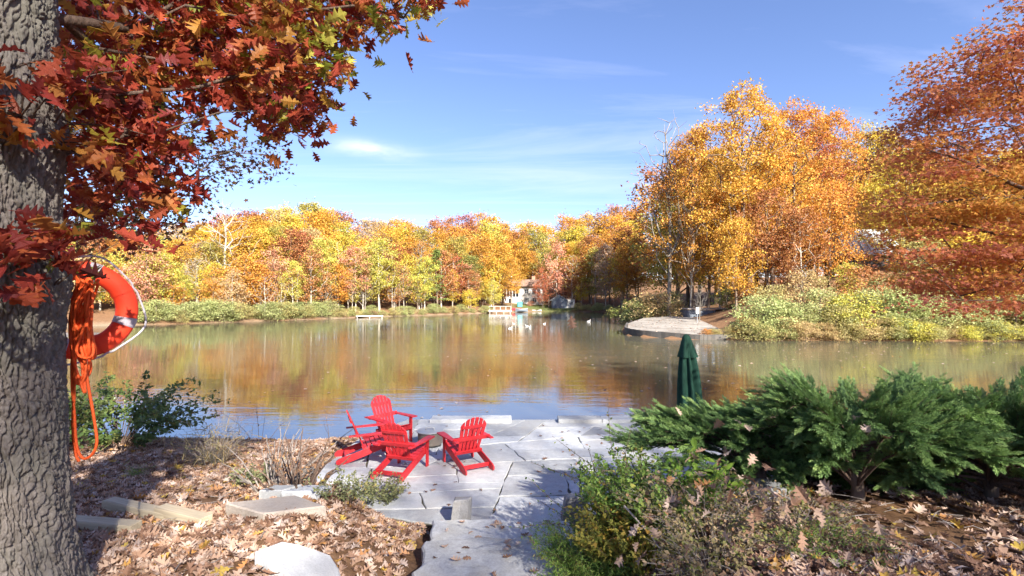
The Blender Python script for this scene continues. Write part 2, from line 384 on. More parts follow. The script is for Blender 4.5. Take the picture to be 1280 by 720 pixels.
i = (np.arange(len(ys)-1)[:, None]*nx+np.arange(nx-1)[None]).ravel(); Q = np.stack((i, i+1, i+nx+1, i+nx), -1)
d_ = segdist(np.stack((gx, gy), -1), LAKE).ravel(); fx_, fy_ = gx.ravel(), gy.ravel()
sand = (1-sstep(.0, 1.1, d_+1.2*(fbm(fx_*.4, fy_*.4, 9)-.5)))*(fy_ > 33)*(1-sstep(6, 10, fx_))
lawn = (1-sstep(4, 9, np.hypot((fx_-9)*.7, fy_-129)))
g = NT('forest_floor'); v = g.coord()
n1 = g.noise(v, .35, 6, .6); n2 = g.noise(v, 5, 6, .7); n3 = g.noise(v, 28, 3, .7)
c = g.ramp(n2, [(.25, (.055, .035, .022)), (.45, (.13, .078, .045)), (.6, (.21, .125, .07)), (.8, (.30, .20, .125))])
c = g.mix(g.math('MULTIPLY', n1, .6), c, g.ramp(n3, [(.3, (.09, .05, .03)), (.7, (.30, .15, .07))]))
c = g.mix(g.attr('sand').outputs['Fac'], c, g.ramp(n2, [(.3, (.17, .13, .085)), (.7, (.30, .24, .17))]))
c = g.mix(g.attr('lawn').outputs['Fac'], c, g.ramp(n2, [(.3, (.05, .075, .02)), (.7, (.15, .16, .06))]))
g.set(Base_Color=c, Roughness=.95, Specular_IOR_Level=.1); g.bump(g.math('ADD', n2, g.math('MULTIPLY', n3, .5)), .03, .8)
tag(link('ground', npmesh('ground', V, [Q], g.m, True, attrs={'sand': sand, 'lawn': lawn})), kind='structure')

# water: murky green-brown, rippled in bands
w = NT('lake_water'); c = w.n('TexCoord'); P0 = c.outputs['Object']
def mapped(sc, rz=0):
    m = w.n('Mapping'); m.inputs['Scale'].default_value = sc; m.inputs['Rotation'].default_value = (0, 0, rz); w.l(P0, m.inputs[0]); return m.outputs[0]
r1 = w.noise(mapped((.55, 2.6, 1), .10), 1.0, 3, .5, .4)          # long near ripples
r2 = w.noise(mapped((2.2, 7.5, 1), -.12), 1.0, 3, .55, .3)
r3 = w.noise(mapped((.10, .42, 1), .06), 1.0, 2, .5, .5)
band = w.ramp(w.noise(mapped((.018, .055, 1), .1), 1.0, 3, .55), [(.42, (.25, .25, .25)), (.6, (1, 1, 1))])
h = w.math('ADD', w.math('ADD', w.math('MULTIPLY', r1, .9), w.math('MULTIPLY', r2, .35)), w.math('MULTIPLY', r3, 2.2))
w.set(Base_Color=w.ramp(w.noise(mapped((.03, .03, 1)), 1, 3), [(.3, (.075, .070, .048)), (.7, (.10, .094, .064))]), Roughness=.035, IOR=3.5, Specular_IOR_Level=.5)
w.bump(h, .017, band)
wv = np.array([(-600, 5, WZ), (600, 5, WZ), (600, 400, WZ), (-600, 400, WZ)])
tag(link('water', npmesh('water', wv, [[(0, 1, 2, 3)]], w.m)), kind='structure')

# ------------------------------------------------------------------ stone
def stone_mat(name, c, var=.3, sc=1.0, warm=(.36, .30, .22)):
    m = NT(name); v = m.coord(); a = m.noise(v, 1.3*sc, 6, .6, .3); b = m.noise(v, 9*sc, 6, .65); f = m.noise(v, 60, 3, .6)
    r = m.attr('rnd').outputs['Fac']
    base = m.ramp(b, [(.25, tuple(x*(1-var) for x in c)), (.75, tuple(x*(1+var*.5) for x in c))])
    base = m.mix(m.ramp(a, [(.48, (0, 0, 0)), (.70, (.8, .8, .8))]), base, (*warm, 1))
    hs = m.n('HueSaturation'); m.l(base, hs.inputs['Color']); m.l(m.math('MULTIPLY_ADD', r, .50, .75), hs.inputs['Value'])
    sp_ = m.ramp(f, [(.3, (.8, .8, .8)), (.6, (1, 1, 1))]); base = m.mix(1.0, hs.outputs[0], sp_, 'MULTIPLY')
    m.set(Base_Color=base, Roughness=.8, Specular_IOR_Level=.3); m.bump(m.math('ADD', b, m.math('MULTIPLY', f, .25)), .012*1, .6); return m.m
M['flag'] = stone_mat('bluestone', (.43, .445, .46), .26, 1, (.42, .41, .39)); M['slab'] = stone_mat('rough_slab', (.44, .445, .45), .3, 1.6, (.34, .33, .30)); M['joint'] = plain('dark_joint', (.075, .07, .05), .95, .5, 3)
M['edging'] = stone_mat('dark_edging', (.085, .08, .075), .4, 2, (.12, .10, .08)); M['block'] = stone_mat('grey_block', (.25, .25, .26), .25, 2, (.22, .20, .17)); M['sandstone'] = stone_mat('tan_stone', (.46, .40, .34), .2, 2, (.40, .33, .26))
def edge_jit(poly, rng, step=.16, j=.007):
    out = []
    for a, b in zip(poly, np.roll(poly, -1, 0)):
        L = np.linalg.norm(b-a); m = max(1, int(L/step)); nrmv = np.array((-(b-a)[1], (b-a)[0]))/max(L, 1e-6)
        for k in range(m): out.append(a+(b-a)*k/m+(nrmv*rng.normal(0, j) if k else rng.normal(0, j*.5, 2)))
    return np.array(out)
def area(p): x, y = p.T; return .5*abs(np.dot(x, np.roll(y, -1))-np.dot(y, np.roll(x, -1)))
def clip(poly, pt, nv):
    out = []; d = (poly-pt)@nv
    for i in range(len(poly)):
        j = (i+1) % len(poly)
        if d[i] >= 0: out.append(poly[i])
        if (d[i] >= 0) != (d[j] >= 0): out.append(poly[i]+(poly[j]-poly[i])*d[i]/(d[i]-d[j]))
    return np.array(out)
def split(poly, rng, amax):
    if area(poly) < amax*rng.uniform(.6, 1.5): return [poly]
    ext = poly.max(0)-poly.min(0); a = 0 if ext[1]*1.75 > ext[0] else math.pi/2
    a += rng.normal(0, .42 if a else .13); d = np.array((math.cos(a), math.sin(a))); nv = np.array((-d[1], d[0])); pt = poly.mean(0)+rng.normal(0, .12, 2)*ext
    A, B = clip(poly, pt, nv), clip(poly, pt, -nv)
    if len(A) < 3 or len(B) < 3 or min(area(A), area(B)) < .12: return [poly]
    return split(A, rng, amax)+split(B, rng, amax)
def inset(poly, g):
    c = poly
    s = np.sign(np.dot(poly[:, 0], np.roll(poly[:, 1], -1))-np.dot(poly[:, 1], np.roll(poly[:, 0], -1)))
    for a, b in zip(poly, np.roll(poly, -1, 0)):
        L = np.linalg.norm(b-a)
        if L < 1e-6: continue
        nv = s*np.array((-(b-a)[1], (b-a)[0]))/L; c = clip(c, a+nv*g, nv)
        if len(c) < 3: return None
    return c
def slab_bm(acc, out, z, th, r, ch=.010):
    """a flat stone with a small worn edge"""
    n = len(out); c = out.mean(0); i2 = c+(out-c)*(1-ch/np.maximum(np.linalg.norm(out-c, axis=1, keepdims=True), .05))
    V = np.concatenate([np.c_[i2, np.full(n, z)], np.c_[out, np.full(n, z-ch*.8)], np.c_[out, np.full(n, z-th)]])
    k = np.arange(n); k2 = (k+1) % n; q = np.concatenate([np.stack((a*n+k2, a*n+k, (a+1)*n+k, (a+1)*n+k2), -1) for a in (0, 1)])
    acc.add(V, [q, [list(range(n))]], r)
rng = np.random.default_rng(12)
ac = Acc()
for p in split(PATIO, rng, 1.25):
    q = inset(p, rng.uniform(.005, .012))
    if q is None or len(q) < 3: continue
    slab_bm(ac, edge_jit(q, rng, .16, .012), rng.normal(0, .004), .06, rng.random())
ac.obj('patio', M['flag'])['kind'] = 'structure'
ac = Acc(); slab_bm(ac, PATIO, -.022, .8, .5); ac.obj('patio_base', M['joint'])['kind'] = 'structure'
ac = Acc()                                             # raised coping along the water, open in the middle
for x0, x1 in ((-2.0, -.78), (-.77, -.02), (1.14, 2.2), (2.21, 3.5), (3.51, 5.1)):
    slab_bm(ac, edge_jit(np.array([(x0, 12.47), (x1, 12.47), (x1, 12.9), (x0, 12.9)]), rng, .2, .008), (.092+rng.normal(0, .004)), .12, rng.random())
ac.obj('patio_coping', M['flag'])['kind'] = 'structure'
# the steps coming down from the camera: long rough treads, each lower towards the lake
for pts, z in (([(-1.05, 6.72), (.12, 6.78), (.78, 6.70), (.8, 5.7), (-.95, 5.7)], .14), ([(-1.0, 5.88), (-.3, 6.0), (.75, 5.93), (.8, 5.0), (-.95, 5.0)], .27), ([(-.98, 4.98), (-.72, 5.28), (-.3, 5.34), (.25, 5.26), (.72, 5.3), (.74, 3.6), (-.95, 3.5)], .41), ([(-.75, 3.7), (.7, 3.75), (.7, 2.4), (-.8, 2.4)], .56)):
    ac = Acc(); slab_bm(ac, edge_jit(np.array(pts), rng, .12, .018), z, .2, rng.random(), .025); ac.obj('path', M['slab'])['kind'] = 'structure'

# ------------------------------------------------------------------ gravel point across the water
m = NT('pale_gravel'); v = m.coord(); a = m.ramp(m.noise(v, .45, 7, .7), [(.38, (0, 0, 0)), (.62, (1, 1, 1))]); b = m.noise(v, 7, 5, .7)
m.set(Base_Color=m.mix(a, m.ramp(b, [(.3, (.10, .085, .07)), (.7, (.20, .18, .155))]), (.27, .25, .225, 1)), Roughness=.95); m.bump(b, .03, .5); M['gravel'] = m.m
n = len(PAD); top = np.c_[PAD, padz(PAD[:, 0], PAD[:, 1])]; bot = top.copy(); bot[:, 2] = -.9; k = np.arange(n); k2 = (k+1) % n
tag(link('gravel_path', npmesh('gravel_path', np.concatenate((top, bot)), [[list(range(n))], np.stack((k2, k, n+k, n+k2), -1)], M['gravel'])), kind='structure')
ac = Acc(); line = spline(np.c_[PAD[[10, 0, 1, 2, 3, 4]], padz(PAD[[10, 0, 1, 2, 3, 4], 0], PAD[[10, 0, 1, 2, 3, 4], 1])], 8)
for a, b in zip(line[:-1], line[1:]):
    nv = np.array((b[1]-a[1], a[0]-b[0])); nv = nv/np.linalg.norm(nv)*.22
    p = np.array((a[:2]+nv*.05, b[:2]+nv*.05, b[:2]+nv, a[:2]+nv)); h = rng.normal(0, .012)
    z0 = np.array((a[2], b[2], b[2], a[2]))+.05+h; Vv = np.concatenate((np.c_[p, z0], np.c_[p, np.full(4, -.8)])); ac.add(Vv, [[(0, 1, 2, 3), (4, 7, 6, 5), (0, 4, 5, 1), (1, 5, 6, 2), (2, 6, 7, 3), (3, 7, 4, 0)]], rng.random())
tag(ac.obj('retaining_wall', M['edging']), 'low dark stone edging wall curving round the gravel point at the water', 'wall')
# ------------------------------------------------------------------ the four red chairs
m = NT('red_paint'); v = m.coord(); a = m.noise(v, 9, 8, .7); b = m.noise(m.coord((60, 60, 6)), 1, 3)
m.set(Base_Color=m.ramp(a, [(.3, (.38, .012, .018)), (.62, (.58, .028, .036)), (.8, (.62, .08, .08))]), Roughness=m.math('MULTIPLY_ADD', b, .25, .36), Specular_IOR_Level=.45); m.bump(b, .002, .5); M['red'] = m.m
RZ = Matrix.Rotation
def make_chair():
    root = empty('adirondack_chair', (0, 0, 0))
    for s in (-1, 1):
        x = s*.275
        bm_obj('rear_leg', prism([(.42, .385), (.42, .275), (.37, .25), (-.44, 0), (-.555, 0), (-.59, .03), (-.585, .075), (-.54, .115)], x-.013, x+.013, lambda a, b, h: (h, a, b)), M['red'], root, .004)
        bm_obj('front_leg', prism([(.335, 0), (.425, 0), (.425, .535), (.335, .535)], s*.3015-.0125, s*.3015+.0125, lambda a, b, h: (h, a, b)), M['red'], root, .004)
        o = [(-.062, .47), (-.075, .45), (-.078, .30), (-.05, -.10), (-.036, -.36), (.036, -.36), (.05, -.05), (.072, .30), (.075, .45), (.06, .47)]
        bm_obj('arm', prism([(s*.352+px, py) for px, py in o], .537, .560, lambda a, b, h: (a, b, h+.02*(b-.45)*.5)), M['red'], root, .005)
        bm_obj('arm_bracket', prism([(.30, .535), (.40, .535), (.385, .36), (.36, .33)], s*.326-.010, s*.326+.010, lambda a, b, h: (h, a, b)), M['red'], root, .003)
    t = math.atan2(.275, .97)
    for i in range(6):
        y = .385-i*.087; z = .385-(.42-y)*math.tan(t)+.014
        bm_obj('seat_slat', box((0, y, z), (.575, .074, .019), RZ(t, 3, 'X')), M['red'], root, .004)
    lean = math.radians(24); bx, bz = -.055, .245
    def back(a, b, h): return (a, bx-b*math.sin(lean)-h*math.cos(lean), bz+b*math.cos(lean)-h*math.sin(lean))
    def arch(x): return .50+.29*math.sqrt(max(0, 1-(x/.285)**2))
    for i in range(6):
        c0 = (i-2.5)*.073; c1 = (i-2.5)*.0905; w0, w1 = .0275, .0345; N = 5
        topx = [c1-w1+2*w1*k/(N-1) for k in range(N)]
        pts = [(c0-w0, 0), (c0+w0, 0)]+[(x, arch(x)) for x in topx[::-1]]
        bm_obj('back_slat', prism(pts, -.010, .010, back), M['red'], root, .0035)
    for b, wd, hh in ((.035, .27, .035), (.335, .375, .04), (.60, .235, .03)):
        bm_obj('back_rail', prism([(-wd, b-hh), (wd, b-hh), (wd, b+hh), (-wd, b+hh)], .0105, .034, back), M['red'], root, .003)
    bm_obj('stretcher', box((0, -.40, .085), (.525, .026, .075), RZ(t, 3, 'X')), M['red'], root, .003)
    bm_obj('front_apron', box((0, .4325, .335), (.575, .02, .09)), M['red'], root, .003)
    return root
def kids(o): return list(o.children)
def copy_tree(o, parent=None):
    c = o.copy(); COL.objects.link(c); c.parent = parent
    for ch in kids(o): copy_tree(ch, c)
    return c
proto = make_chair()
for i, ((x, y), (fx, fy), lab) in enumerate((((-.83, 9.38), (-.50, .86), 'red slatted garden chair alone on the right of the fire pit, back turned'),
                                ((-1.93, 9.03), (.32, .95), 'red slatted garden chair nearest the steps, back turned, left of fire pit'),
                                ((-2.78, 9.78), (.93, .37), 'red slatted garden chair seen from the side at the left edge of the stone patio'),
                                ((-2.62, 10.9), (.76, -.65), 'red slatted garden chair furthest from the camera, facing it, by the water'))):
    o = proto if i == 0 else copy_tree(proto)
    o.location = (x, y, .004); o.scale = (.965, .965, .965); o.rotation_euler = (0, 0, math.atan2(-fx, fy)); tag(o, lab, 'chair', 'red chairs round the fire pit')
# ------------------------------------------------------------------ fire pit
m = plain('weathered_steel', (.16, .135, .115), .55, .3, 6, .002, .25); ml = plain('grey_lid', (.36, .37, .38), .45, .12, 6, .001, .3); mk = plain('dark_iron', (.03, .03, .03), .5)
fp = empty('fire_pit', (-1.70, 10.62, .003), label='round steel fire pit with grey lid between the red chairs', cat='fire pit')
ac = Acc(); ac.add(*lathe([(.245, .035), (.25, .04), (.25, .27), (.247, .285), (.22, .288), (.22, .25)], 48)); ac.obj('body', m, fp, smooth=False)
ac = Acc(); ac.add(*lathe([(.225, 0), (.235, .002), (.235, .034), (.22, .036)], 40)); ac.obj('base_ring', mk, fp)
ac = Acc(); ac.add(*lathe([(.275, .289), (.283, .292), (.283, .302), (.276, .307), (.05, .314), (.0, .315)], 48)); ac.obj('lid', ml, fp, smooth=False)
ac = Acc(); ac.add(*tube(spline([(-.085, 0, .31), (-.085, 0, .345), (-.06, 0, .358), (.06, 0, .358), (.085, 0, .345), (.085, 0, .31)], 5), .011, 8)); ac.obj('handle', ml, fp, smooth=True)
# ------------------------------------------------------------------ closed umbrella
m = NT('green_canvas'); v = m.coord((5, 5, 1.5)); a = m.noise(v, 3, 4); m.set(Base_Color=m.ramp(a, [(.3, (.006, .026, .018)), (.7, (.013, .050, .034))]), Roughness=.85, Specular_IOR_Level=.2); m.bump(m.noise(m.coord(), 90, 2), .003, .5)
M['canvas'] = m.m
um = empty('garden_umbrella', (4.10, 12.05, 0), label='closed dark green garden umbrella rising behind the juniper', cat='umbrella')
def folds(rows, k=64, lob=8, sway=(0, 0)):
    a = np.linspace(0, 2*math.pi, k, endpoint=False); V = []
    for z, r, amp, ph in rows:
        rr = r*(1+amp*np.cos(lob*a+ph)+.35*amp*np.cos(3*a+1.3)); V.append(np.stack((rr*np.cos(a)+sway[0]*(2.2-z), rr*np.sin(a), np.full(k, z)), -1))
    n = len(V); V = np.concatenate(V); i = np.arange(n-1)[:, None]*k; j = np.arange(k)[None]; j2 = (j+1) % k
    return V, [np.stack((i+j, i+j2, i+k+j2, i+k+j), -1).reshape(-1, 4)]
rows = [(.32, .255, .20, 0), (.60, .245, .26, .1), (.95, .225, .28, .2), (1.3, .20, .27, .3), (1.6, .17, .24, .35), (1.85, .135, .16, .35), (2.02, .11, .08, .35), (2.12, .085, .02, .3), (2.17, .05, 0, .3), (2.185, .008, 0, .3)]
ac = Acc(); ac.add(*folds(rows, sway=(.05, 0))); ac.obj('canopy', M['canvas'], um, smooth=True)
rows = [(1.66, .205, .16, .6), (1.70, .205, .15, .6), (1.85, .165, .10, .6), (2.02, .123, .05, .6), (2.13, .092, .02, .6), (2.19, .05, 0, .6), (2.20, .008, 0, .6)]
ac = Acc(); ac.add(*folds(rows, lob=6, sway=(.05, 0))); ac.obj('top_flap', M['canvas'], um, smooth=True)
ac = Acc(); ac.add(*tube([(.09, 0, .02), (.0, 0, 2.15)], .02, 12)); ac.obj('pole', plain('bronze_pole', (.06, .045, .03), .45), um, smooth=True)
ac = Acc(); ac.add(*lathe([(.0, 0), (.28, .0), (.28, .05), (.24, .075), (.05, .10), (.04, .28), (.0, .28)], 40)); ac.obj('base', mk, um)
# ------------------------------------------------------------------ stones and timbers round the steps
def stone(name, pts, z0, z1, mat, lab, cat, seed, rot=None, jit=.012, parts=None):
    c = np.mean(pts, 0); hs_ = [H1(*p) for p in pts]
    if name != 'standing_stone': z1 = np.mean(hs_)*.5+max(hs_)*.5+(.05 if name == 'paving_slab' else .03); z0 = min(hs_)-.1
    r = np.random.default_rng(seed); ac = Acc(); slab_bm(ac, edge_jit(np.array(pts, float), r, .12, jit), z1, z1-z0, r.random(), .018)
    o = ac.obj(name, mat)
    if name == 'standing_stone':          # roughly broken block: leaning, narrower at the top
        for v in o.data.vertices:
            k = max(0, v.co.z)/.35; a_, b_ = v.co.x-c[0], v.co.y-c[1]; v.co.x = c[0]+a_*(1-.16*k)+.04*k; v.co.y = c[1]+b_*(1-.12*k)+.03*k; v.co.z += k*(.10*a_-.12*b_)
    else:          # lies along the slope
        A_ = np.c_[np.array(pts), np.ones(len(pts))]; k = np.linalg.lstsq(A_, np.array(hs_), rcond=None)[0]
        for v in o.data.vertices: v.co.z += k[0]*v.co.x+k[1]*v.co.y+k[2]-z1+(.13 if name == 'paving_slab' else .02)
    return tag(o, lab, cat)
stone('standing_stone', [(-.86, 6.86), (-.60, 6.82), (-.56, 7.02), (-.84, 7.06)], -.1, .33, M['block'], 'upright grey stone block at the left end of the patio step', 'stone', 3, jit=.018)
stone('standing_stone', [(.66, 6.84), (1.0, 6.84), (1.0, 7.1), (.66, 7.12)], -.1, .36, M['block'], 'square dark grey stone block at the right end of the patio step', 'stone', 4, jit=.012)
stone('ledge_stone', [(-1.95, 7.05), (-1.0, 6.9), (-.9, 7.15), (-1.1, 7.45), (-2.0, 7.65)], -.1, .09, M['slab'], 'rough pale ledge stone between leaf litter and patio, left of the upright block', 'stone', 5, jit=.03)
stone('ledge_stone', [(-3.0, 7.75), (-2.1, 7.3), (-2.0, 7.62), (-2.5, 8.0), (-3.1, 8.3)], -.1, .07, M['slab'], 'rough ledge stone half under the grey green plant by the patio', 'stone', 6, jit=.03)
def on_ground(px, py, dz=0):
    """where the photo ray meets the bank"""
    Y = 2.5
    while Y < 14:
        p = at(px, py, Y)
        if p[2] <= H1(p[0], p[1])+dz: return p
        Y += .03
    return p
def quad_px(pxs): return [tuple(on_ground(*p)[:2]) for p in pxs]
q = quad_px([(292, 652), (325, 667), (378, 656), (332, 640)])
zt = max(H1(*p) for p in q)+.02
stone('paving_slab', [(-3.05, 5.45), (-2.5, 5.15), (-2.02, 5.55), (-2.5, 5.92)], .5, .79, M['sandstone'], 'square tan paving slab lying on the dry leaves', 'slab', 7, jit=.004)
stone('paving_slab', [(-3.05, 6.2), (-2.75, 6.15), (-2.62, 6.4), (-3.0, 6.45)], .4, .70, M['flag'], 'small blue grey paving slab behind the tan one among the leaves', 'slab', 8)
stone('paving_slab', [(-2.72, 6.05), (-2.3, 6.0), (-2.22, 6.3), (-2.58, 6.38)], .4, .675, M['flag'], 'thin grey paving slab between the tan slab and the bare shrub', 'slab', 9)
stone('paving_slab', [(-2.02, 4.05), (-1.55, 3.9), (-1.42, 4.3), (-1.62, 4.58), (-1.98, 4.4)], .5, .96, M['flag'], 'pale grey flat stone at the bottom edge among the leaves', 'slab', 10, jit=.02)
stone('paving_slab', [(2.4, 5.6), (3.0, 5.5), (3.1, 6.0), (2.5, 6.1)], .5, .80, M['flag'], 'flat grey stone under the left branches of the juniper', 'slab', 11, jit=.02)
M['timber'] = None
m = NT('weathered_timber'); v = m.coord((3, 3, 3)); a = m.noise(m.coord((2, 30, 30)), 1, 4, .6, .4); b = m.noise(v, 1, 4)
m.set(Base_Color=m.mix(m.math('MULTIPLY', b, .7), m.ramp(a, [(.3, (.26, .20, .13)), (.7, (.50, .41, .29))]), (.38, .34, .24, 1)), Roughness=.9); m.bump(a, .006, .7); M['timber'] = m.m
for (cx, cy, cz, L, yaw, pit, lab) in ((-4.05, 5.55, .76, .95, -.33, .02, 'weathered timber edging beam nearest the oak trunk'), (-3.42, 5.32, .78, .72, -.40, .0, 'weathered timber edging beam next to the tan slab'), (-4.02, 5.02, .80, .75, -.12, .02, 'short lower timber beam half buried beside the oak trunk')):
    o = bm_obj('timber_beam', box((0, 0, 0), (L, .14, .13)), M['timber'], None, .008); o.location = (cx, cy, H1(cx, cy)+.06); o.rotation_euler = (0, pit, yaw); tag(o, lab, 'timber', 'timber edging beams')
# path light
pl = empty('path_light', (.98, 7.35, 0), label='slim dark metal path light standing by the right stone block', cat='garden light')
ac = Acc(); ac.add(*tube([(0, 0, 0), (0, 0, .62)], .014, 8)); ac.obj('post', mk, pl)
bm_obj('lamp_head', box((.05, 0, .6), (.14, .05, .03), RZ(.9, 3, 'Y')), mk, pl, .004)

# ------------------------------------------------------------------ oak trunk with furrowed bark
def worley(u, v, k=0):
    ui, vi = np.floor(u), np.floor(v); f1 = np.full(u.shape, 9.); f2 = np.full(u.shape, 9.)
    for a in (-1, 0, 1):
        for b in (-1, 0, 1):
            d = np.hypot(ui+a+hash2(ui+a, vi+b, k)-u, vi+b+hash2(ui+a, vi+b, k+3)-v)
            f2 = np.where(d < f1, f1, np.minimum(f2, d)); f1 = np.minimum(f1, d)
    return f1, f2
TX, TY = -3.39, 3.27
KT, RT = 560, 860
th = np.linspace(0, 2*math.pi, KT, endpoint=False)[None]; zz = np.linspace(.55, 6.6, RT)[:, None]
hb = zz-1.05
R0 = .405+.16*np.exp(-np.maximum(hb, -.5)/.42)*(1+.35*np.cos(4*th+1.0)*np.exp(-np.maximum(hb, -.5)/.5))-.014*np.clip(zz-3, 0, 9)+.012*np.sin(2*th+zz*.5)
for zk, wk in ((4.15, .20), (3.15, .16)): R0 = R0+.05*np.exp(-((zz-zk)/wk)**2)*(1+.3*np.sin(3*th+zk))       # swollen collars where sprouts break out
cc = 26
u = th/(2*math.pi)*cc*1.0; wv_ = zz*7.2
warp = (fbm(np.cos(th)*3+zz*0+5, np.sin(th)*3+zz*2.6, 2)-.5)*1.5
uu = (u+warp) ; vv = wv_+(fbm(np.cos(th)*2.2+9, np.sin(th)*2.2+zz*1.2, 8)-.5)*3
# wrap the cells round the trunk
def wrapw(u, v, k):
    ui, vi = np.floor(u), np.floor(v); f1 = np.full(u.shape, 9.); f2 = np.full(u.shape, 9.)
    for a in (-1, 0, 1):
        for b in (-1, 0, 1):
            cu = np.mod(ui+a, cc); d = np.hypot(ui+a+hash2(cu, vi+b, k)-u, (vi+b+hash2(cu, vi+b, k+3)-v)*.9)
            f2 = np.where(d < f1, f1, np.minimum(f2, d)); f1 = np.minimum(f1, d)
    return f2-f1
e1 = wrapw(uu*2, vv*1.35, 11) if False else None
cc = 78; e1 = wrapw(uu*3, vv*.62, 11); cc = 104; e2 = wrapw(uu*4+.37, vv*2.0, 31)
plate = sstep(.02, .20, e1); small = sstep(0, .30, e2)
R = R0-.030*(1-plate)-.012*(1-small)*plate+.022*(fbm(uu*5, vv*3.2, 5)-.5)+.012*(fbm(uu*19, vv*13, 25)-.5)+.030*(fbm(uu*1.1, vv*.6, 15)-.5)+.030*(fbm(uu*3.2, vv*.30, 45)-.5)
V = np.stack((TX+R*np.cos(th), TY+R*np.sin(th), np.broadcast_to(zz, R.shape)), -1)
V[..., 0] += .010*(zz-3)*0
i = np.arange(RT-1)[:, None]*KT; j = np.arange(KT)[None]; j2 = (j+1) % KT
Q = np.stack((i+j, i+j2, i+KT+j2, i+KT+j), -1).reshape(-1, 4)
m = NT('oak_bark'); v = m.coord(); a = m.noise(v, 2.2, 5, .6); b = m.noise(m.coord((40, 40, 14)), 1, 5, .65)
cl = m.ramp(b, [(.25, (.10, .085, .075)), (.6, (.205, .18, .16)), (.85, (.30, .27, .245))])
m.set(Base_Color=m.mix(m.ramp(a, [(.45, (0, 0, 0)), (.62, (.7, .7, .7))]), cl, (.155, .15, .125, 1)), Roughness=.95, Specular_IOR_Level=.12); m.bump(b, .006, .8); M['oakbark'] = m.m
oak = empty('oak_tree', (TX, TY, H1(TX, TY)), label='big oak with rugged grey trunk and red leaves at the left edge', cat='tree')
def under(o, p): o.parent = p; o.matrix_parent_inverse = Matrix.Translation(-Vector(p.location)); return o
under(link('trunk', npmesh('trunk', V.reshape(-1, 3), [Q], m.m, True)), oak)

# ------------------------------------------------------------------ life ring hung behind the trunk, and its rope
az = math.radians(-40.3); D = 5.2
ring = empty('life_ring', (D*math.sin(az), D*math.cos(az), 2.965), label='orange red life ring with grey band and grab rope hanging on the oak', cat='life ring')
ring.rotation_euler = (math.radians(90), math.radians(8), -az)         # its flat side towards the path
def torus(R, r, k=72, j=24, a0=0, a1=2*math.pi, ry=1.0):
    full = abs(a1-a0-2*math.pi) < 1e-6; A = np.linspace(a0, a1, k, endpoint=not full); B = np.linspace(0, 2*math.pi, j, endpoint=False)
    V = np.stack(((R+r*np.cos(B)[None])*np.cos(A)[:, None], (R+r*np.cos(B)[None])*np.sin(A)[:, None], np.broadcast_to(r*ry*np.sin(B)[None], (k, j))), -1).reshape(-1, 3)
    n = k if full else k-1; a = (np.arange(n)[:, None]*j); a2 = ((np.arange(n)[:, None]+1) % k)*j; b = np.arange(j)[None]; b2 = (b+1) % j
    return V, [np.stack((a+b, a2+b, a2+b2, a+b2), -1).reshape(-1, 4)]
m = NT('ring_vinyl'); v = m.coord(); a = m.noise(v, 60, 3, .6); m.set(Base_Color=m.ramp(m.noise(v, 3, 3), [(.3, (.80, .045, .018)), (.7, (.90, .07, .025))]), Roughness=.62, Specular_IOR_Level=.3); m.bump(a, .003, .5)
mt = plain('grey_tape', (.42, .38, .42), .5, .1, 20); mr = plain('grey_rope', (.50, .48, .52), .8, .15, 60)
ac = Acc(); ac.add(*torus(.305, .076, ry=.85)); ac.obj('ring_body', m.m, ring, smooth=True)
for d in (-10, 80, 170, 260):
    ac = Acc(); ac.add(*torus(.305, .0785, 8, 24, math.radians(d-6), math.radians(d+6), .86)); ac.obj('reflective_band', mt, ring, smooth=True)
pts = []
for q in range(4):
    for t, o in ((0, .387), (.12, .395), (.5, .42 if q != 3 else .43), (.88, .395)):
        a = math.radians(35+90*q+90*t); rr = o+(.015 if t == .5 else 0); pts.append((rr*math.cos(a), rr*math.sin(a), .02))
pts.append(pts[0]); ac = Acc(); ac.add(*tube(spline(pts, 6), .008, 8, False)); ac.obj('grab_rope', mr, ring, smooth=True)
for q in range(4):
    a0 = math.radians(35+90*q); ac = Acc(); ac.add(*torus(.305, .081, 4, 20, a0-.05, a0+.05, .87)); ac.obj('rope_strap', m.m, ring, smooth=True)
r = np.random.default_rng(8); Yr = 3.62
P = []
def rp(px, py, dy=0): return at(px, py, Yr+dy)
for k in range(13):
    x = 86+r.uniform(-2, 30); P += [rp(98+r.uniform(-6, 26), 345+r.uniform(-2, 18), r.normal(0, .03)), rp(x+r.uniform(-4, 4), 385+r.uniform(-8, 8), r.normal(0, .035)), rp(90+r.uniform(-4, 22), 436+r.uniform(-15, 12), r.normal(0, .03))]
    if k % 3 == 1: P += [rp(88+r.uniform(0, 20), 482+r.uniform(-14, 12), r.normal(0, .02)), rp(108+r.uniform(-6, 6), 460, r.normal(0, .02))]
    else: P += [rp(100+r.uniform(-4, 20), 440+r.uniform(-4, 12), r.normal(0, .03))]
    P += [rp(94+r.uniform(-6, 26), 395+r.uniform(-12, 12), r.normal(0, .035))]
P += [rp(92, 440), rp(90, 478), rp(93, 520), rp(96, 558), rp(104, 573), rp(115, 568), rp(121, 552), rp(117, 520), rp(110, 480), rp(104, 440), rp(101, 400), rp(97, 352)]
P += [rp(90, 420), rp(93, 480), rp(91, 530), rp(94, 565), rp(99, 577)]
ac = Acc(); ac.add(*tube(spline(P, 7), .0095, 7)); c0 = at(100, 345, Yr); o = ac.obj('throw_rope', plain('orange_rope', (.80, .11, .02), .7, .2, 50, .002), None, smooth=True)
tag(o, 'tangled bright orange throw rope hanging in loops beside the oak trunk', 'rope')
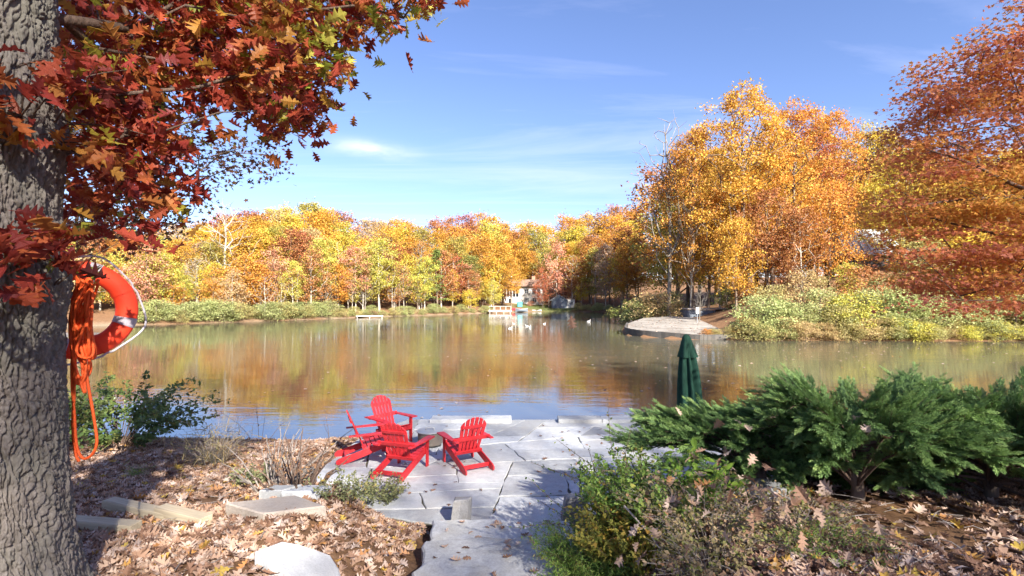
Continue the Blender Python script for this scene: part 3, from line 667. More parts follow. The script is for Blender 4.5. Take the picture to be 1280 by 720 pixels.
# ------------------------------------------------------------------ the oak's limbs and leaves
rng = np.random.default_rng(21)
C_OAK = [(0, (.11, .025, .022)), (.18, (.20, .032, .027)), (.36, (.31, .045, .032)), (.52, (.38, .08, .035)), (.66, (.42, .16, .045)), (.76, (.42, .24, .04)), (.84, (.20, .25, .03)), (.93, (.40, .42, .06)), (1, (.62, .55, .12))]
M['oakleaf'] = leaf_ramp('oak_leaf', C_OAK, .42, .45)
def px_anchors(rng, n, poly, y0, y1):
    poly = np.array(poly, float); out = []; lo, hi = poly.min(0), poly.max(0)
    while len(out) < n:
        p = rng.uniform(lo, hi)
        if inpoly(p[None], poly)[0]: out.append(at(p[0], p[1], y0*(y1/y0)**rng.random()))
    return np.array(out)
A = np.concatenate((px_anchors(rng, 330, [(70, -60), (545, -60), (532, 4), (492, 48), (430, 36), (418, 100), (398, 140), (350, 160), (300, 150), (240, 120), (170, 100), (95, 110)], 3.9, 6.8),
                    px_anchors(rng, 70, [(80, 100), (160, 110), (240, 150), (220, 240), (150, 290), (90, 300)], 3.6, 5.6),
                    px_anchors(rng, 16, [(330, 60), (380, 60), (390, 160), (345, 165)], 5.0, 6.5)))
far_ = A
up = rng.normal(0, 1, (260, 3)); up = nrm(up)*(rng.random((260, 1))**.4)*np.array((6.2, 6.2, 4.4))+np.array((TX+.2, TY+.3, 10.6))
up = up[up[:, 2] > 8.2]; up = up[(up[:, 2]-CAM_Z > (up[:, 1])*.62) | (up[:, 1] < .5)]
Tl = np.array([(TX, TY, z) for z in np.arange(4.4, 13.5, .6)])
limbs = [spline([(TX, TY, 5.3), (TX+1.2, TY+.7, 5.75), (TX+2.0, TY+1.4, 5.95)], 3), spline([(TX, TY, 4.9), (TX+.5, TY+1.2, 5.3), (TX+.6, TY+2.2, 5.2)], 3), spline([(TX, TY, 5.9), (TX+1.5, TY-.6, 6.7), (TX+3, TY-1.0, 7.1)], 3)]
ac = Acc(); ac.add(*tube(np.array([(TX, TY, 6.4), (TX+.1, TY, 11), (TX+.1, TY+.1, 13.5)]), (.33, .2, .06), 12, False)); under(ac.obj('leader', M['oakbark'], None, smooth=True), oak)
for kx, L in enumerate(limbs):
    ac = Acc(); ac.add(*tube(L, np.linspace(.045, .018, len(L)), 9, False)); under(ac.obj('limb', M['twig'], None, smooth=True), oak)
N, par, NR, ends = mst(rng, limbs, far_, .25, .35, .05, -.6)
ac = Acc(); branch_tubes(ac, N, par, NR, .0042, .45, 5, .003, .04); under(ac.obj('branch', M['twig'], None, smooth=True), oak)
N2, par2, NR2, _ = mst(rng, [Tl], up, .3, 1.0, .05); ac = Acc(); branch_tubes(ac, N2, par2, NR2, .015, .42, 5, .012, .14); under(ac.obj('branch', M['bark'], None, smooth=True), oak)
def oak_foliage(A, per, sig, size, protos, seed, edge=None):
    r = np.random.default_rng(seed); m = r.poisson(per, len(A)); P = np.repeat(A, m, 0)+r.normal(0, 1, (m.sum(), 3))*np.array((sig, sig, sig*.7)); cl = np.repeat(r.random(len(A)), m)
    tone = fbm(P[:, 0]*.9+3, P[:, 2]*.9+P[:, 1]*.4, 6)          # some shoots have turned less than others
    rn = np.clip(.40*cl+.46*r.random(len(P))+.95*(tone-.44), 0, .985)
    if edge is not None: rn = np.clip(rn+edge(P)*r.random(len(P)), 0, .98)
    a = Acc(); U, Vv, Nn = rot_leaves(r, len(P), 1.0, .5); scatter_multi(a, r, P, protos, size*r.uniform(.6, 1.15, len(P)), (U, Vv, Nn), rn); return a
def edge_turn(P):      # the outer shoots on the lake side are still green and yellow
    return .85*sstep(.1, 1.2, P[:, 0]+2.5)*sstep(.38, .54, fbm(P[:, 0]*1.4, P[:, 2]*1.4, 3))
under(oak_foliage(far_, 12.5, .17, .165, OAK, 3, edge_turn).obj('crown', M['oakleaf']), oak)
under(oak_foliage(up, 15, .55, .2, [DIAMOND], 4).obj('upper_crown', M['oakleaf']), oak)
# sprouts breaking out of the trunk's two collars
SP = []
r = np.random.default_rng(33)
for zc_, a0, a1, n in ((4.22, -2.2, .6, 54), (3.26, -2.2, .12, 40)):
    roots = []; tips = []
    for q in range(n):
        a = r.uniform(a0, a1); rad = .43; L = r.uniform(.08, .42); z = zc_+r.normal(0, .12); p0 = np.array((TX+rad*math.cos(a), TY+rad*math.sin(a), z))
        d = np.array((math.cos(a+r.normal(0, .5)), math.sin(a+r.normal(0, .5)), r.normal(.1, .5))); tips.append(spline([p0, p0+d*L*.5+np.array((0, 0, .03)), p0+d*L], 3))
    ac = Acc()
    for t in tips: ac.add(*tube(t, np.linspace(.006, .002, len(t)), 5, False))
    under(ac.obj('sprout', M['twig'], None, smooth=True), oak)
    under(oak_foliage(np.array([t[-1] for t in tips]), 4.2, .07, .175, OAK, int(zc_*100)).obj('sprout_leaves', M['oakleaf']), oak)

# a second, smaller-leaved tree on the left bank, its branches reaching over the water behind the oak's
rng = np.random.default_rng(44)
bx, by = -13.2, 11.6; bz = H1(bx, by)
A = np.concatenate((px_anchors(rng, 120, [(90, 130), (170, 150), (250, 160), (330, 180), (355, 195), (350, 212), (300, 218), (258, 225), (245, 262), (228, 300), (175, 300), (130, 318), (90, 320)], 9.6, 12.6),
                    px_anchors(rng, 90, [(80, 60), (-120, 40), (-200, 250), (-60, 330), (60, 300)], 9, 13)))
u2 = nrm(rng.normal(0, 1, (120, 3)))*(rng.random((120, 1))**.4)*np.array((4, 3.5, 3.5))+np.array((bx+.5, by, 9.5)); A2 = np.concatenate((A, u2))
lt = empty('bank_tree', (bx, by, bz), label='dark small-leaved tree on the left bank reaching out behind the oak leaves', cat='tree')
Tl = trunk_line(rng, 11, .02, 12, (.6, 0))+np.array((bx, by, bz-.2)); N, par, NR, _ = mst(rng, [Tl], A2, .25, .5, .04, -.1)
ac = Acc(); ac.add(*tube(Tl, np.linspace(.2, .05, len(Tl)), 9, False)); branch_tubes(ac, N, par, NR, .006, .45, 5, .004, .09); under(ac.obj('trunk', M['bark'], None, smooth=True), lt)
m_ = rng.poisson(34, len(A2)); P = np.repeat(A2, m_, 0)+rng.normal(0, 1, (m_.sum(), 3))*np.array((.24, .24, .16))
rn = np.clip(.4*np.repeat(rng.random(len(A2)), m_)+.6*rng.random(len(P)), 0, 1); V, Fc, rr_ = scatter(P, STAR, .105*rng.uniform(.6, 1.2, len(P)), rot_leaves(rng, len(P), 1.0, .3), rn)
M['darkleaf'] = leaf_ramp('bronze_leaf', [(0, (.05, .03, .02)), (.35, (.13, .055, .03)), (.6, (.20, .09, .035)), (.8, (.12, .13, .035)), (1, (.26, .20, .05))], .3)
under(link('crown', npmesh('crown', V, Fc, M['darkleaf'], False, rr_)), lt)

# ------------------------------------------------------------------ red maple reaching in from the right
rng = np.random.default_rng(55)
mxp, myp = 13.4, 10.2; mz = H1(mxp, myp)
MP = [(1290, -60), (1280, 18), (1235, 34), (1190, 58), (1152, 82), (1142, 112), (1133, 150), (1098, 166), (1090, 200), (1096, 240), (1082, 262), (1108, 278), (1098, 300), (1112, 330), (1135, 352), (1155, 384), (1168, 408), (1195, 408), (1240, 378), (1300, 385), (1400, 380), (1420, -60)]
A = px_anchors(rng, 620, MP, 8.0, 11.5); A[:, 2] = np.round(A[:, 2]/.42+.15*np.sin(A[:, 0]*2)+.22*A[:, 1])*.42-.0924*A[:, 1]*0-.22*.42*A[:, 1]+.0   # leaves lie in loose tiers
A = A[(A[:, 2] > 1.6)]
pyq = HY-(A[:, 2]-CAM_Z)*F/A[:, 1]; pxq = 640+A[:, 0]*F/A[:, 1]; A = A[inpoly(np.stack((pxq, pyq), -1), np.array(MP))]
keep = rng.random(len(A)) > .45*sstep(340, 395, HY-(A[:, 2]-CAM_Z)*F/A[:, 1]); A = A[keep]
u3 = nrm(rng.normal(0, 1, (150, 3)))*(rng.random((150, 1))**.4)*np.array((4.0, 4.5, 4))+np.array((mxp+1.6, myp-1.2, 7.5)); u3 = u3[640+u3[:, 0]*F/np.maximum(u3[:, 1], .3) > 1330]
A2 = np.concatenate((A, u3)); Tl = trunk_line(rng, 10.5, .02, 12, (-.5, 0))+np.array((mxp, myp, mz-.2))
limbs = [spline([Tl[2], at(1400, 330, 10), at(1280, 300, 9.8), at(1204, 283, 9.6), at(1143, 266, 9.5)], 4), spline([Tl[3], at(1400, 255, 9.2), at(1280, 247, 9), at(1200, 250, 8.9), at(1140, 258, 8.9)], 4),
         spline([Tl[4], at(1390, 270, 8.6), at(1280, 236, 8.5), at(1210, 203, 8.4), at(1155, 186, 8.4)], 4), spline([Tl[6], at(1380, 150, 9.5), at(1290, 110, 9.6), at(1210, 90, 9.8)], 4), spline([Tl[1], at(1390, 370, 9.5), at(1290, 350, 9.3), at(1200, 370, 9.2)], 4), spline([Tl[2], at(1380, 340, 10.6), at(1290, 325, 10.8), at(1190, 312, 10.9), at(1120, 318, 11)], 4)]
N, par, NR, _ = mst(rng, limbs+[Tl], A2, .3, .4, .04, -.4)
mt_ = empty('maple_tree', (mxp, myp, mz), label='red and orange maple reaching in from the right edge over the bank', cat='tree')
ac = Acc(); ac.add(*tube(Tl, np.linspace(.2, .05, len(Tl)), 10, False)); under(ac.obj('trunk', M['bark'], None, smooth=True), mt_)
for L in limbs: ac = Acc(); ac.add(*tube(L, np.linspace(.055, .012, len(L)), 7, False)); under(ac.obj('limb', M['twig'], None, smooth=True), mt_)
ac = Acc(); branch_tubes(ac, N, par, NR, .0045, .42, 5, .003, .05); under(ac.obj('branch', M['twig'], None, smooth=True), mt_)
m_ = rng.poisson(84, len(A2)); P = np.repeat(A2, m_, 0)+rng.normal(0, 1, (m_.sum(), 3))*np.array((.26, .26, .055)); P[:, 2] -= .25*np.hypot(*(P-np.repeat(A2, m_, 0))[:, :2].T)
tone = fbm(P[:, 0]*.7+P[:, 1]*.3, P[:, 2]*1.0, 5); rn = np.clip(.30*np.repeat(rng.random(len(A2)), m_)+.4*rng.random(len(P))+1.1*(tone-.36), 0, 1)
V, Fc, rr_ = scatter(P, STAR, .088*rng.uniform(.6, 1.2, len(P)), rot_leaves(rng, len(P), .55, .2), rn)
M['mapleleaf'] = leaf_ramp('maple_leaf', [(0, (.43, .14, .10)), (.28, (.53, .19, .10)), (.48, (.58, .23, .085)), (.66, (.62, .31, .08)), (.85, (.62, .34, .08)), (1, (.66, .48, .10))], .55)
under(link('crown', npmesh('crown', V, Fc, M['mapleleaf'], False, rr_)), mt_)

# ------------------------------------------------------------------ tree kinds for the far banks (two meshes each, shared by the copies)
KIND = {}; M['bare_grey'] = bark_mat('bark_grey', (.20, .18, .155), .35)
def kind(name, nv, **k): KIND[name] = [make_tree(1000+sum(map(ord, name))*7+i*31, **k) for i in range(nv)]
kind('tall', 5, H=20, base=.34, R=4.4, n=150, leaves=44, size=.38, sig=.62, tr=.20)
kind('broad', 4, H=17, base=.24, R=5.2, n=170, leaves=44, size=.38, sig=.66, tr=.22)
kind('young', 4, H=10, base=.22, R=3.0, n=95, leaves=38, size=.30, sig=.48, tr=.10, rtip=.018)
kind('sparse', 3, H=18, base=.30, R=4.2, n=110, leaves=6, size=.42, sig=.6, tr=.19, rtip=.03)
kind('bare', 2, H=18, base=.34, R=4.4, n=260, leaves=0, tr=.24, rtip=.022, rmin=.02)
kind('pine', 2, H=15, base=.16, R=3.0, n=120, leaves=34, size=.30, sig=.40, flat=.2, shape='cone', tr=.17, top=.98)
kind('bush', 5, H=3.0, base=.03, R=2.0, n=80, leaves=46, size=.16, sig=.30, tr=.03, rtip=.010, rmin=.008, shape='round')
kind('big', 5, H=22, base=.28, R=6.2, n=270, leaves=70, size=.27, sig=.50, tr=.34, rtip=.028, k=5, rmin=.02)
kind('shade', 2, H=24, base=.22, R=6.6, n=330, leaves=11, size=.23, sig=1.5, tr=.3, rtip=.012, k=4, rmin=.02)  # sparse crowns for the added, unseen shade trees behind the camera
COLS = {'yellow': ('bright yellow', (.60, .44, .06), (.52, .44, .08)), 'gold': ('golden', (.56, .36, .06), (.52, .26, .045)), 'orange': ('orange', (.50, .21, .045), (.54, .33, .06)), 'rust': ('rusty brown', (.36, .15, .065), (.44, .22, .07)),
        'red': ('red brown', (.32, .095, .055), (.42, .16, .06)), 'lime': ('yellow green', (.46, .46, .10), (.58, .50, .09)), 'green': ('dull green', (.20, .24, .07), (.36, .33, .09)), 'pink': ('pinkish red', (.52, .23, .16), (.56, .30, .16)), 'mauve': ('greyish brown', (.36, .24, .18), (.42, .30, .19)),
        'tan': ('tan', (.47, .33, .17), (.52, .40, .18)), 'olive': ('olive', (.30, .28, .07), (.46, .37, .08)), 'pine': ('dark green', (.16, .23, .06), (.26, .29, .07)), 'bush': ('pale green', (.30, .34, .13), (.42, .42, .18)), 'bushy': ('yellowish', (.42, .39, .15), (.38, .32, .13)), 'amber': ('amber', (.54, .28, .05), (.58, .40, .06)), 'none': ('leafless', (.5, .5, .5), (.5, .5, .5))}
rngT = np.random.default_rng(77)
PLANTS = []
def plant(kd, col, px, Y, top=None, H=None, wide=1.0, pale=False, name=None, row='', group=None, label=None, X=None):
    """stand one plant of a kind on the bank; its height follows from the photo's treetop line or is given"""
    v = int(rngT.integers(len(KIND[kd]))); tm, cm = KIND[kd][v]; X = (px-640)/F*Y if X is None else X; z = H1(X, Y)
    base = {'tall': 20, 'broad': 17, 'young': 10, 'sparse': 18, 'bare': 18, 'pine': 15, 'bush': 3, 'big': 22, 'shade': 24}[kd]
    if H is None: H = (CAM_Z-(top-HY)/F*Y)-z
    s = H/base*1.0; sw = (s**.6 if kd not in ('bush',) else 1.0)*wide if kd != 'bush' else s*wide
    nm = name or {'pine': 'pine_tree', 'bush': 'shore_bush', 'bare': 'bare_tree'}.get(kd, 'autumn_tree')
    o = empty(nm, (X, Y, z-.05), rngT.uniform(0, 6.28)); o.scale = (sw*rngT.uniform(.92, 1.1), sw*rngT.uniform(.92, 1.1), s)
    t = link('trunk' if kd != 'bush' else 'stem', tm, o); 
    mt = M['bark_pale'] if pale else M['bare_grey'] if kd == 'bare' else M['bark']
    t.material_slots[0].link = 'OBJECT'; t.material_slots[0].material = mt
    if cm:
        c = link('crown', cm, o); _, a, b = COLS[col]; j = rngT.uniform(.85, 1.15); a = tuple(min(.8, x*j*rngT.uniform(.95, 1.05)) for x in a)
        c.color = (*a, 1); c['second_color'] = [*b, 1.0]
    PLANTS.append(dict(o=o, kd=kd, col=col, px=px, row=row, pale=pale, label=label, group=group)); return o
for kd in KIND:
    for tm, cm in KIND[kd]: tm.materials.append(M['bark']) if not tm.materials else None
# --- far shore: back rows carry the treetop line, nearer rows fill below it
shore = np.array([(-140, 62+28), (-75, 60), (-55, 58), (-45, 63), (-38, 70), (-30, 80), (-20, 93), (-12, 102), (-3.5, 113), (4, 120), (12, 126), (22, 119), (27, 106)], float)
def shoreY(px):
    """depth of the far waterline in the direction of a photo column"""
    b = 1e9
    for (x0, y0), (x1, y1) in zip(shore[:-1], shore[1:]):
        k = (px-640)/F; den = (x1-x0)-k*(y1-y0)
        if abs(den) < 1e-9: continue
        t = (k*y0-x0)/den
        if -1e-6 <= t <= 1+1e-6: b = min(b, y0+t*(y1-y0))
    return b
TOPX = [-260, 0, 130, 190, 240, 262, 300, 330, 380, 412, 440, 480, 520, 560, 592, 640, 680, 720, 752, 785, 815, 860]
TOPY = [285, 285, 288, 284, 282, 270, 264, 262, 253, 258, 274, 277, 279, 271, 264, 282, 279, 271, 263, 262, 268, 270]
BACK = 'rust lime rust orange tan orange red red rust yellow gold olive gold rust tan gold amber orange rust red orange gold yellow amber red orange gold rust orange amber'.split()
k = 0
for px in np.arange(-250, 870, 18.0):
    for rowi, (off, drop, jit) in enumerate(((46, 0, 6), (32, 10, 9), (19, 26, 12))):
        p = px+rngT.uniform(-7, 7)+rowi*8; Y = shoreY(p)+off*rngT.uniform(.85, 1.15); t = np.interp(p, TOPX, TOPY)+drop+rngT.uniform(-jit*.3, jit)
        if p > 838: continue
        if abs(p-655) < 26 and rowi > 0: Y = max(Y, 146)
        if rowi == 0: c = BACK[int(np.clip((p-130)/23, 0, len(BACK)-1))] if p > 100 else ['rust', 'orange', 'lime', 'gold'][k % 4]
        else: c = rngT.choice(['gold', 'orange', 'rust', 'yellow', 'amber', 'olive', 'red', 'lime', 'tan', 'mauve'], p=[.16, .11, .13, .16, .10, .08, .08, .06, .08, .04])
        plant('tall' if rngT.random() < .6 else 'broad', c, p, Y, t, row='back' if rowi == 0 else 'middle', wide=1.0); k += 1
FRONT = [(95, 'lime', 305), (125, 'lime', 320), (150, 'lime', 315), (178, 'lime', 322), (205, 'lime', 318), (228, 'lime', 335), (246, 'mauve', 322), (268, 'yellow', 328), (290, 'gold', 335), (306, 'orange', 318), (322, 'orange', 330), (343, 'pink', 312), (362, 'orange', 335), (384, 'lime', 330), (402, 'lime', 300), (420, 'orange', 330), (436, 'yellow', 322), (456, 'mauve', 324), (474, 'lime', 300), (492, 'rust', 330), (508, 'yellow', 318), (524, 'lime', 336), (552, 'rust', 315),
         (583, 'pink', 330), (566, 'red', 318), (600, 'orange', 300), (614, 'yellow', 322), (628, 'gold', 308), (704, 'red', 330), (722, 'rust', 322), (744, 'olive', 312), (762, 'lime', 322), (778, 'yellow', 312), (796, 'orange', 300), (812, 'olive', 318), (826, 'tan', 308)]
for px, c, t in FRONT:
    off = rngT.uniform(6, 13)
    kd = 'sparse' if c in ('mauve',) else ('tall' if t < 312 else 'young'); plant(kd, c, px, shoreY(px)+off, t, wide=.98, pale=rngT.random() < .55, row='front')
for px in np.arange(100, 850, 15.0):
    p = px+rngT.uniform(-7, 7)
    if abs(p-653) < 24 or abs(p-546) < 9: continue
    plant(rngT.choice(['young', 'sparse', 'tall', 'young']), rngT.choice(['rust', 'tan', 'lime', 'gold', 'olive', 'mauve', 'pink', 'green', 'orange', 'yellow', 'red']), p, shoreY(p)+rngT.uniform(4, 16), rngT.uniform(296, 350), wide=rngT.uniform(.7, .95), pale=rngT.random() < .5, row='front')
for p, t, c, kd in ((639, 322, 'gold', 'tall'), (678, 335, 'red', 'young'), (686, 340, 'rust', 'sparse')): plant(kd, c, p, shoreY(p)+6, t, wide=.8, row='front')
plant('young', 'yellow', 588, shoreY(588)+3.5, 362, row='waterside'); plant('young', 'lime', 617, shoreY(617)+4, 352, pale=True, row='waterside', wide=.8); plant('sparse', 'orange', 330, shoreY(330)+4, 345, pale=True, row='waterside')
plant('bare', 'none', 281, shoreY(281)+16, 252, pale=True, label='leafless white tree with forking limbs rising above the far left forest'); plant('bare', 'none', 527, shoreY(527)+9, 300, wide=.7, label='slim leafless pale tree left of the green pine on the far shore')
plant('bare', 'none', 456, shoreY(456)+5, 345, wide=.7, label='small leafless grey tree at the water between yellow trees on the far shore')
plant('pine', 'pine', 546, shoreY(546)+7, 312, label='green pine tree standing among yellow trees on the far shore')
for px in (408, 372, 440, 490, 505, 352):
    plant('sparse', rngT.choice(['gold', 'tan', 'yellow']), px, shoreY(px)+rngT.uniform(4, 7), rngT.uniform(325, 345), wide=.55, pale=True, row='waterside')
for px in list(range(172, 600, 11))+[604, 722, 733, 745, 752, 760, 768, 775, 784]:
    plant('bush', 'bush' if rngT.random() < .65 else 'bushy', px+rngT.uniform(-4, 4), shoreY(px)+rngT.uniform(.5, 2.2), H=rngT.uniform(1.3, 2.7) if px < 420 else rngT.uniform(.9, 1.8), wide=1.3, row='shore')

for px in np.arange(845, 1420, 21.0):
    for rowi in (0, 1): plant(rngT.choice(['tall', 'broad']), rngT.choice(['gold', 'orange', 'amber', 'rust', 'yellow', 'lime']), px+rngT.uniform(-8, 8)+rowi*10, (104, 90)[rowi]*rngT.uniform(.94, 1.06), (205, 232)[rowi]+rngT.uniform(-14, 14), wide=1.15, row='behind')
# --- the near right bank: tall orange oaks, bushes along the water
for px, Y, top, c, kd, w_, pale in ((930, 58, 118, 'amber', 'big', .92, False), (866, 61, 168, 'orange', 'big', .72, False), (993, 60, 140, 'orange', 'big', .85, False), (1040, 77, 148, 'orange', 'big', .9, False), (1128, 60, 190, 'yellow', 'big', .8, False), (1085, 84, 166, 'yellow', 'big', 1.0, False), (1140, 66, 200, 'gold', 'big', 1.0, False),
                                    (1200, 64, 200, 'gold', 'big', 1.0, False), (1260, 60, 190, 'yellow', 'big', 1.0, False), (1330, 62, 180, 'orange', 'big', 1.0, False), (905, 70, 188, 'gold', 'big', .9, False), (965, 74, 172, 'amber', 'big', .9, False), (1015, 78, 165, 'red', 'big', .9, False), (1110, 84, 175, 'rust', 'big', 1, False),
                                    (848, 74, 240, 'olive', 'broad', .9, False), (960, 53, 240, 'rust', 'broad', .8, False), (1000, 51, 262, 'rust', 'broad', .7, True), (1035, 52, 232, 'orange', 'broad', .7, False), (885, 64, 250, 'gold', 'broad', .8, False), (920, 52, 275, 'gold', 'broad', .65, False), (1060, 48, 330, 'lime', 'young', .8, True), (1150, 47, 300, 'bushy', 'young', 1.1, False), (1210, 46, 290, 'yellow', 'young', 1.1, False),
                                    (1265, 45, 285, 'amber', 'young', 1.1, False), (985, 55, 330, 'rust', 'young', .9, False), (945, 56, 335, 'gold', 'young', .9, True), (1128, 50, 322, 'gold', 'young', 1.0, False), (1320, 50, 250, 'gold', 'broad', 1, False)):
    plant(kd, c, px, Y, top, wide=w_, pale=pale, row='right bank')
plant('sparse', 'orange', 863, 60.5, 235, wide=.5, pale=True, label='slim tree with straight white trunk behind the raised deck on the point')
plant('sparse', 'gold', 900, 61.5, 255, wide=.5, pale=True, label='slim pale trunked tree right of the raised deck on the point')
plant('bare', 'none', 836, 62, 148, wide=.75, label='bare grey branched tree at the left of the tall orange oaks')
plant('bare', 'none', 874, 52, 355, wide=.5, label='small bare tree standing on the pale gravel point')
for px, Y, H_, c in ((793, 66, 3.2, 'green'), (806, 63, 3.0, 'bush'), (822, 62, 3.6, 'tan'), (838, 64, 3.4, 'bush'), (915, 57, 2.6, 'green'), (935, 54, 2.2, 'rust')):
    plant('bush', c, px, Y, H=H_, wide=1.15, row='point')
for px in np.arange(952, 1400, 23):
    Y = 40.9+rngT.uniform(0, 1.6)+(.5 if px < 960 else 0); plant('bush', rngT.choice(['bush', 'bushy', 'bush', 'lime']), px+rngT.uniform(-6, 6), Y, H=rngT.uniform(1.8, 3.3), wide=1.1, row='right shore')
for px, Y in ((884, 41.6), (893, 41.5), (903, 41.7), (912, 41.6), (922, 41.5), (931, 41.6), (940, 42.0), (918, 44), (932, 46), (945, 45)): plant('bush', rngT.choice(['rust', 'bushy', 'tan', 'orange']), px, Y, H=rngT.uniform(.45, .9), wide=1.5, row='point')
for px in np.arange(936, 1420, 15):
    X_ = (px-640)/F*40.5; yy = 39.6
    while H1(X_, yy) < WZ+.02 and yy < 44: yy += .1
    plant('bush', rngT.choice(['bush', 'bushy', 'tan', 'lime']), px+rngT.uniform(-5, 5), yy+rngT.uniform(-.1, .5), H=rngT.uniform(.9, 1.7), wide=1.35, row='right shore')
for px in np.arange(965, 1400, 34):
    plant('bush', rngT.choice(['bush', 'bushy', 'tan', 'rust']), px+rngT.uniform(-8, 8), 46.5+rngT.uniform(0, 3), H=rngT.uniform(2.8, 4.2), wide=.9, row='right bank')

# unseen thin trees, added well behind the camera to keep the terrace in light shade
for i_, (x, y, H_) in enumerate(((16.5, -14, 23), (2.5, -22, 26), (8.5, -21, 27), (14.5, -20, 26), (20.5, -19, 27), (26, -17, 25), (14.5, -28, 28), (27, -25, 29))):
    o = plant('shade', 'orange', 0, y, H=H_, X=x, name='autumn_tree', label='x'); tag(o, 'tall thin crowned tree added for shade behind the viewer, %s of the row' % ('middle first second third fourth fifth sixth seventh eighth ninth tenth'.split()[i_]), 'tree')
# ------------------------------------------------------------------ buildings and things on the far banks
m = NT('white_siding'); v = m.coord(); wv2 = m.n('TexWave', wave_type='BANDS', bands_direction='Z'); wv2.inputs['Scale'].default_value = 2.6; m.l(v, wv2.inputs['Vector'])
m.set(Base_Color=m.ramp(m.noise(v, 1.2, 4), [(.3, (.36, .345, .32)), (.7, (.46, .45, .42))]), Roughness=.7); m.bump(wv2.outputs['Fac'], .02, .6); M['siding'] = m.m
M['roofbrown'] = plain('brown_shingle', (.20, .13, .10), .9, .35, 3); M['trim'] = plain('white_trim', (.46, .46, .45), .5, .06); M['dark'] = plain('dark_opening', (.02, .022, .025), .25, .3)
M['greywood'] = plain('grey_boards', (.20, .21, .23), .85, .25, 4); M['dockwood'] = plain('dock_boards', (.36, .32, .28), .85, .25, 3); M['bluegrey'] = plain('blue_grey_wall', (.13, .155, .19), .7, .15, 2)
g_ = NT('window_glass'); g_.set(Base_Color=(.03, .04, .05, 1), Roughness=.08, Specular_IOR_Level=.8); M['glass'] = g_.m
def window(root, c, w, h, wall=None):
    f = bmesh.new()
    for a, b in (((0, h/2), (w+.16, .1)), ((0, -h/2), (w+.16, .1)), ((-w/2, 0), (.1, h-.1)), ((w/2, 0), (.1, h-.1)), ((0, 0), (.06, h-.1))): box((c[0]+a[0], c[1]-.03, c[2]+a[1]), (b[0], .1, b[1]), bm=f)
    o = bm_obj('window', f, M['trim'], root); p = bm_obj('pane', box((c[0], c[1]+.012, c[2]), (w, .03, h)), M['glass'], o); return o
X0, Y0 = at(655, 0, 134)[:2]; Z0 = H1(X0, Y0)
hs = empty('lake_house', (X0, Y0, Z0), label='white lakeside house with brown roof and screened porch among the far trees', cat='house')
bm_obj('wall', box((1.9, 3, 2.25), (6.2, 6, 4.9)), M['siding'], hs)
bm_obj('roof', prism([(-5.4, 4.6), (5.6, 4.6), (4.0, 6.4), (-3.2, 6.4)], -.8, 6.8, lambda a, b, h: (a, h, b)), M['roofbrown'], hs)
bm_obj('chimney', box((2.6, 3, 6.6), (.9, .9, 1.6)), plain('brick_chimney', (.32, .16, .11), .9, .3, 9), hs)
bm_obj('lower_wall', box((-3.0, 2.4, .6), (3.4, 4.8, 2.3)), M['siding'], hs)
bm_obj('porch_interior', box((-3.0, 2.6, 3.1), (3.2, 4.0, 2.6)), M['dark'], hs)
for x in (-4.6, -3.8, -3.0, -2.2, -1.35): bm_obj('porch_post', box((x, .15, 3.15), (.14, .14, 2.85)), M['trim'], hs)
bm_obj('porch_floor', box((-3.0, .9, 1.80), (3.8, 2.2, .14)), M['trim'], hs)
bm_obj('basement_door', box((-3.6, -.02, .45), (.8, .06, 1.9)), M['dark'], hs); bm_obj('ramp_rail', box((-4.9, -.5, .5), (.25, .25, 2.6), RZ(-.35, 3, 'Y')), M['trim'], hs)
for x, z in ((.6, 3.3), (2.6, 3.3), (3.9, 3.3), (.8, 1.0), (2.8, 1.0)): window(hs, (x, -.03, z), 1.0, 1.3)
# side rail fence of rough poles left of the house
fe = empty('rail_fence', (X0-8.2, Y0-1, H1(X0-8.2, Y0-1)), label='rough grey pole rail fence left of the white house', cat='fence')
for a, b, n in (((-1.6, 0, 0), (-1.6, 0, 1.5), 'post'), ((1.4, 0, 0), (1.4, 0, 1.6), 'post'), ((-1.8, 0, 1.3), (1.6, 0, .7), 'rail'), ((-1.8, 0, .6), (1.6, 0, 1.3), 'rail')):
    ac = Acc(); ac.add(*tube([a, b], .09, 6)); ac.obj(n, M['bark_pale'], fe)
X0, Y0 = at(704, 0, 129.5)[:2]; Z0 = H1(X0, Y0)
bh = empty('boathouse', (X0, Y0, Z0), label='small grey blue boathouse with gabled front at the far water edge', cat='boathouse')
bm_obj('front_wall', prism([(-2.9, 0), (.9, 0), (.9, 2.0), (-1.0, 3.2), (-2.9, 2.0)], 0, 3.6, lambda a, b, h: (a, h, b)), M['bluegrey'], bh)
bm_obj('side_wing', box((1.95, 1.9, 1.15), (2.05, 3.4, 2.3)), M['siding'], bh)
for s in (-1, 1): bm_obj('roof', prism([(-1.0, 3.25), (-1.0+s*2.25, 1.85), (-1.0+s*2.25, 2.0), (-1.0, 3.42)], -.25, 3.8, lambda a, b, h: (a, h, b)), M['greywood'], bh)
bm_obj('wing_roof', box((2.0, 1.9, 2.38), (2.4, 3.8, .14)), M['roofbrown'], bh); bm_obj('door', prism([(-1.7, .1), (-.3, .1), (-.1, 1.2), (-1.0, 2.1), (-1.9, 1.2)], -.04, -.004, lambda a, b, h: (a, h, b)), M['greywood'], bh); window(bh, (2.1, .17, 1.3), .7, .9)
